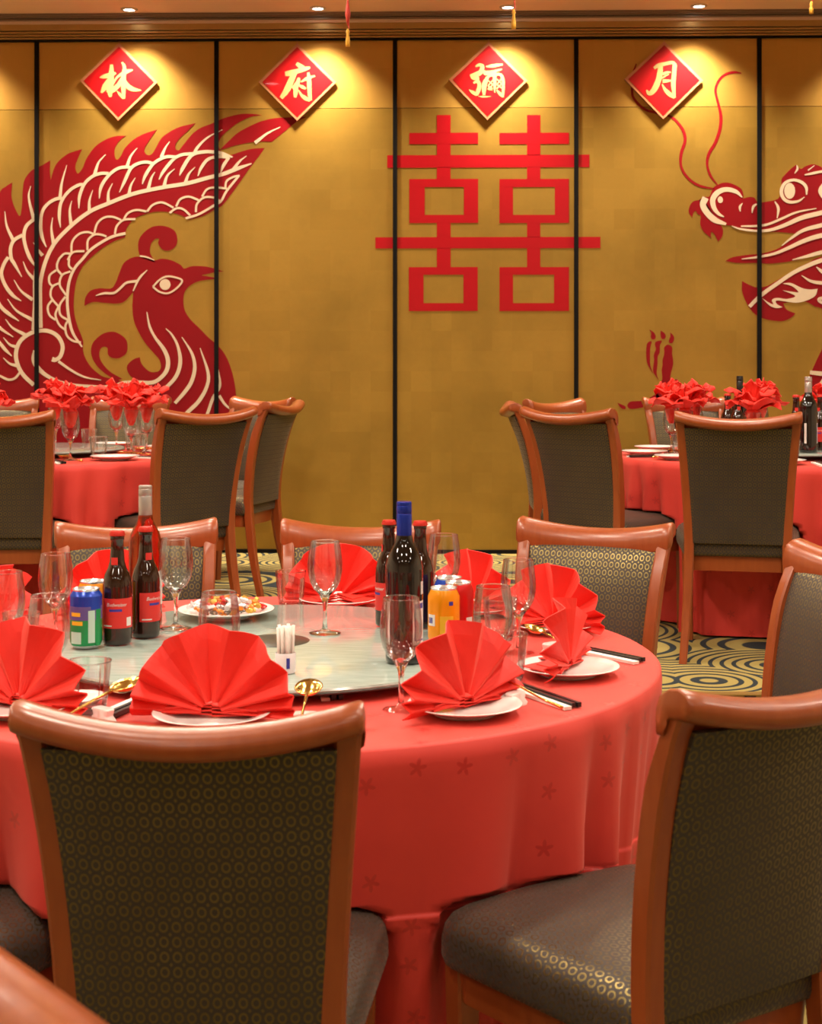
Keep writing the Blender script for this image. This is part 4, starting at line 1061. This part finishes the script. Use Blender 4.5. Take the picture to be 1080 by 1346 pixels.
def b_redwine(name='wine_bottle', glass='red_wine_bottle', cap='cap_blue', rose=False):
    e = empty(name)
    g = Geo(); g.lathe([(0, .010), (.022, .003), (.033, 0), (.0365, .003), (.0370, .010), (.0370, .178), (.0362, .190), (.0325, .206), (.0250, .222), (.0180, .236), (.0150, .250), (.0142, .270), (.0142, .305), (0, .306)], 32); g.obj('glass_body', glass, e, smooth=True)
    g = Geo(); g.lathe([(.0150, .246), (.0152, .247), (.0152, .290), (.0145, .2915), (.0152, .293), (.0152, .306), (.0146, .3075), (.0150, .309), (.0150, .3135), (.0142, .315), (0, .3152)], 28); g.obj('capsule', cap, e, auto=35)
    if rose:
        patch(e, 'back_label', .0374, -80, 40, .05, .125, 'label_white')
    else:
        lb = patch(e, 'front_label', .0374, -165, -20, .038, .122, 'label_white')
        patch(lb, 'label_window', .0377, -150, -75, .030, .124, glass)
        for (a0, a1, z0, z1) in ((-68, -64, .045, .118), (-68, -28, .045, .048), (-68, -28, .108, .118)): patch(lb, 'blue_border', .0377, a0, a1, z0, z1, 'label_blue')
        patch(e, 'round_seal', .0374, -40, -22, .135, .160, 'label_white')
    return e
def b_can(label, bands, art):
    """bands: (z0, z1, material)"""
    e = empty('drink_can')
    g = Geo(); g.lathe([(0, .004), (.022, .002), (.024, 0), (.0255, .001), (.030, .007)], 32, cap=False); g.obj('bottom', 'can_metal', e, smooth=True)
    for z0, z1, mt in bands:
        def rr(z): return .030 + .0031 * min(1, (z - .007) / .006) if z < .013 else (.0331 if z < .108 else .0331 - .0065 * ((z - .108) / .010) ** 1.2)
        zs = [z0 + (z1 - z0) * i / 8 for i in range(9)]
        g = Geo(); g.lathe([(rr(z), z) for z in zs], 32, cap=False); g.obj('printed_side', mt, e, smooth=True)
    g = Geo(); g.lathe([(.0266, .118), (.0272, .1195), (.0280, .121), (.0275, .1225), (.0262, .1222), (.0252, .1185), (.020, .118), (0, .118)], 32, cap=False); lid = g.obj('lid', 'can_metal', e, smooth=True)
    g = Geo(); g.lathe([(.003, .1186), (.0085, .1186), (.0085, .120), (.003, .120)], 14, c=(0, -.006, 0)); g.obj('pull_tab', 'can_metal', lid)
    for (a0, a1, z0, z1, mt) in art: patch(e, 'print', .0334, a0, a1, z0, z1, mt)
    return tag(e, label, 'can', 'drink cans on the near table')
def stand(px, py, z, h=0.0):
    x, y = on(px, py, z + h); return (x, y, z + .0005)
def b_rose(): return b_redwine('wine_bottle', 'rose_bottle', 'cap_silver', True)
KIT['rose'] = {}
BG = 'beer bottles on the near table'
for px, py, rz, where in ((154, 846, 10, 'nearer the green can'), (191.5, 837, 55, 'in front of the silver-capped bottle'), (511, 822, -60, 'behind the blue-capped wine bottle, phoenix side'), (552, 824, 150, 'behind the blue-capped wine bottle, dragon side')):
    x, y, z = stand(px, py, ZSU)
    put('beer', b_beer, x, y, z, 'brown beer bottle with red label and cap, ' + where, 'bottle', BG, rz=math.radians(rz))
x, y, z = stand(191, 823, ZSU); put('rose', b_rose, x, y, z, 'amber wine bottle with tall silver cap behind the beer bottle', 'bottle')
x, y, z = stand(531, 870, ZSU); put('redwine', b_redwine, x, y, z, 'dark red wine bottle with blue cap on the near turntable', 'bottle', rz=math.radians(12))
cn = b_can('green and blue drink can in front of another can', ((.007, .060, 'can_green'), (.060, .088, 'print_violet'), (.088, .108, 'can_blue'), (.108, .118, 'can_blue')), ((-140, -95, .012, .036, 'print_pale'), (-70, -45, .014, .080, 'print_pale'), (-135, -90, .050, .058, 'print_yellow'), (-138, -98, .068, .076, 'print_yellow'), (-60, -15, .082, .100, 'can_blue'), (-40, -15, .007, .082, 'can_green')))
cn.location = stand(113, 851, ZSU)
cn = b_can('orange drink can half hidden behind the green and blue can', ((.007, .118, 'can_orange'),), ()); cn.location = stand(122, 838, ZSU)
cn = b_can('orange soda can beside the blue-capped wine bottle', ((.007, .118, 'can_orange'),), ((-160, -125, .045, .068, 'label_white'), (-158, -135, .050, .062, 'label_blue'), (-72, -56, .088, .096, 'label_blue'), (-105, -55, .030, .066, 'print_yellow'))); cn.location = stand(583, 849, ZSU)
cn = b_can('red drink can behind the orange soda can', ((.007, .118, 'can_red'),), ((-60, -30, .03, .05, 'label_white'),)); cn.location = stand(602, 840, ZSU)
cn = b_can('blue drink can behind the orange soda can', ((.007, .118, 'can_blue'),), ()); cn.location = stand(590, 832, ZSU)
# toothpick holder
x, y, z = stand(375, 884, ZSU)
e = tag(empty('toothpick_holder', (x, y, z)), 'white toothpick holder full of wrapped toothpicks on the turntable', 'holder')
g = Geo(); g.lathe([(0, .002), (.019, 0), (.0198, .003), (.0198, .036), (.0188, .038), (.0175, .036), (.0170, .012), (0, .012)], 24); cup = g.obj('cup', 'holder_white', e, auto=40)
patch(cup, 'print', .0200, -80, -60, .010, .030, 'label_blue')
for i in range(14):
    a = 2.4 * i; r = .0035 * math.sqrt(i)
    bx, by = r * 1.05 * math.cos(a), r * 1.05 * math.sin(a)
    g = Geo(); g.tube([(bx, by, .013), (bx * 1.2, by * 1.2, .088 + .004 * math.sin(3.1 * i))], .0034, 6); g.obj('wrapped_toothpick', 'paper_white', e, smooth=True)
# sweets
x, y, z = stand(297, 811, ZSU)
pl = b_plate('snack_plate', .112); pl.location = (x, y, z); tag(pl, 'white plate heaped with wrapped sweets on the turntable', 'plate')
def b_candy(mat):
    g = Geo()
    g.sweep([[(xx, r_ * math.cos(t * PI / 3) * 1.0, r_ * .75 * math.sin(t * PI / 3)) for t in range(6)] for xx, r_ in ((-.017, .007), (-.0105, .002), (-.008, .0068), (0, .0082), (.008, .0068), (.0105, .002), (.017, .007))])
    return g.obj('wrapped_sweet', mat, None, auto=50)
rnd = random.Random(21); protos = {}
for i in range(46):
    mt, nm = [('wrap_white', 'white'), ('wrap_orange', 'orange'), ('wrap_red', 'red'), ('wrap_white', 'white'), ('wrap_gold', 'gold')][i % 5]
    if mt not in protos: protos[mt] = b_candy(mt); o = protos[mt]
    else: o = copy_tree(protos[mt])
    a = 2.399 * i; r = .088 * math.sqrt((i + .5) / 46) 
    lift = .012 + .030 * (1 - (r / .095) ** 2) * (.7 + .5 * rnd.random()) + .006 * (r / .09) ** 2
    o.location = (x + r * math.cos(a), y + r * math.sin(a), z + lift)
    o.rotation_euler = (rnd.uniform(-.6, .6), rnd.uniform(-.4, .4), rnd.uniform(0, 6.28))
    tag(o, 'small %s wrapped sweet heaped on the white snack plate' % nm, 'sweet', nm + ' wrapped sweets on the snack plate')
g = Geo()
for i in range(160):
    a = rnd.uniform(-2.4, -.6); r = .062 * math.sqrt(rnd.random()) + .01
    cx, cy, cz = r * math.cos(a), r * math.sin(a) - .018, .016 + .022 * (1 - r / .08) + rnd.uniform(0, .006)
    b = rnd.uniform(0, 3.14)
    ux, uy = .0055 * math.cos(b), .0055 * math.sin(b)
    g.add([(cx + ux, cy + uy, cz), (cx - ux, cy - uy, cz), (cx - uy * .5, cy + ux * .5, cz + .002), (cx + uy * .5, cy - ux * .5, cz + .001), (cx, cy, cz + .0035)], [(0, 2, 4), (2, 1, 4), (1, 3, 4), (3, 0, 4), (0, 3, 1, 2)])
o = g.obj('melon_seeds', 'seed_dark'); o.location = (x, y, z); o['kind'] = 'stuff'; tag(o, 'heap of dark melon seeds among the sweets on the plate', 'seeds')

# ---- the two far tables
def far_setting(cen, phi, who, wh, seed, chop=True, bloom=True):
    px_, py_ = polar(cen, phi, .665)
    put('plate', b_plate, px_, py_, FZ + .002, 'white plate, %s table, %s' % (who, wh), 'plate', 'plates on the %s table' % who)
    gx, gy = polar(cen, phi - 13, .54)
    put('wine', b_wine, gx, gy, FZ + .0015, 'wine glass with napkin, %s table, %s' % (who, wh), 'wine glass', 'wine glasses on the %s table' % who)
    if bloom:
        k = 'rosette%d' % (seed % 3)
        put(k, lambda: b_rosette(30 + seed), gx, gy, FZ + .205, 'red rosette napkin, %s table, %s' % (who, wh), 'napkin', 'rosette napkins on the %s table' % who, rz=seed * 1.3)
    tx, ty = polar(cen, phi + 3, .515)
    put('tumbler', b_tumbler, tx, ty, FZ + .0015, 'glass tumbler, %s table, %s' % (who, wh), 'tumbler', 'tumblers on the %s table' % who)
    if chop:
        cx_, cy_ = polar(cen, phi + 14, .66)
        put('chop', b_chop, cx_, cy_, FZ + .002, 'sleeved chopsticks, %s table, %s' % (who, wh), 'chopsticks', 'chopsticks on the %s table' % who, rz=math.radians(phi + 14 + 90))
        sx_, sy_ = polar(cen, phi + 21, .62)
        put('spoon', b_spoon, sx_, sy_, FZ + .002, 'gold spoon, %s table, %s' % (who, wh), 'spoon', 'gold spoons on the %s table' % who, rz=math.radians(phi + 21 + 90))
for i, (phi, wh) in enumerate(((-42, 'between the two chairs backing onto the near table'), (-78, 'before the squarely turned chair back'), (-6, 'before the angled chair'), (30, 'before the side-on chair'), (66, 'under the phoenix neck'), (102, 'under the phoenix spiral'))):
    far_setting(LC, phi, 'phoenix-side', wh, i, chop=phi < 20)
for i, (phi, wh) in enumerate(((-150, 'between the two chairs backing onto the near table'), (180, 'before the edge-on chair'), (146, 'before the chair facing the corner'), (-110, 'before the squarely turned chair back'), (106, 'under the dragon claw'), (74, 'under the dragon chest'))):
    far_setting(RC, phi, 'dragon-side', wh, i + 1, chop=phi < 0 or phi > 140)
def farput(kind, build, px, d, z, label, cat, group=None, rz=0): put(kind, build, xat(px, d), d, z, label, cat, group, rz=rz)
FB = 'beer bottles on the dragon-side table'
for px, d, rz, wh in ((956, 6.62, 0, 'behind the two cans'), (969, 6.49, .5, 'right in front of the black-capped bottle'), (984, 6.62, -.4, 'beside the black-capped bottle'), (1046, 6.30, .2, 'one side of the silver-capped bottle'), (1078, 6.32, -.5, 'other side of the silver-capped bottle')):
    farput('beer', b_beer, px, d, ZSF + .0005, 'brown beer bottle on the dragon-side turntable, ' + wh, 'bottle', FB, rz)
def b_dark(): return b_redwine('wine_bottle', 'red_wine_bottle', 'chopstick_black', True)
def b_silver(): return b_redwine('wine_bottle', 'red_wine_bottle', 'cap_silver', False)
KIT['dark'] = {}; KIT['silver'] = {}
farput('dark', b_dark, 972, 6.72, ZSF + .0005, 'black-capped wine bottle among beer bottles on the dragon-side table', 'bottle')
farput('silver', b_silver, 1062, 6.15, ZSF + .0005, 'silver-capped red wine bottle on the dragon-side turntable', 'bottle', None, .6)
for px, d, mt, nm in ((936, 6.40, 'can_blue', 'blue'), (955, 6.36, 'can_red', 'red')):
    cn = b_can('%s drink can on the dragon-side turntable behind the chair' % nm, ((.007, .118, mt),), ((-120, -70, .03, .09, 'label_white'),)); cn.location = (xat(px, d), d, ZSF + .0005); cn['group'] = 'drink cans on the far tables'
cn = b_can('blue drink can on the phoenix-side turntable', ((.007, .118, 'can_blue'),), ()); cn.location = (xat(37, 6.25), 6.25, ZSF + .0005); cn['group'] = 'drink cans on the far tables'

# ------------------------------------------------------------------ from the camera's frame to the room's
for o in list(SC.objects):
    if o.parent is not None or o.type == 'CAMERA': continue
    if 'square' in o:
        del o['square']; continue
    o.location = Matrix.Rotation(WA, 3, 'Z') @ o.location
    o.rotation_euler[2] += WA
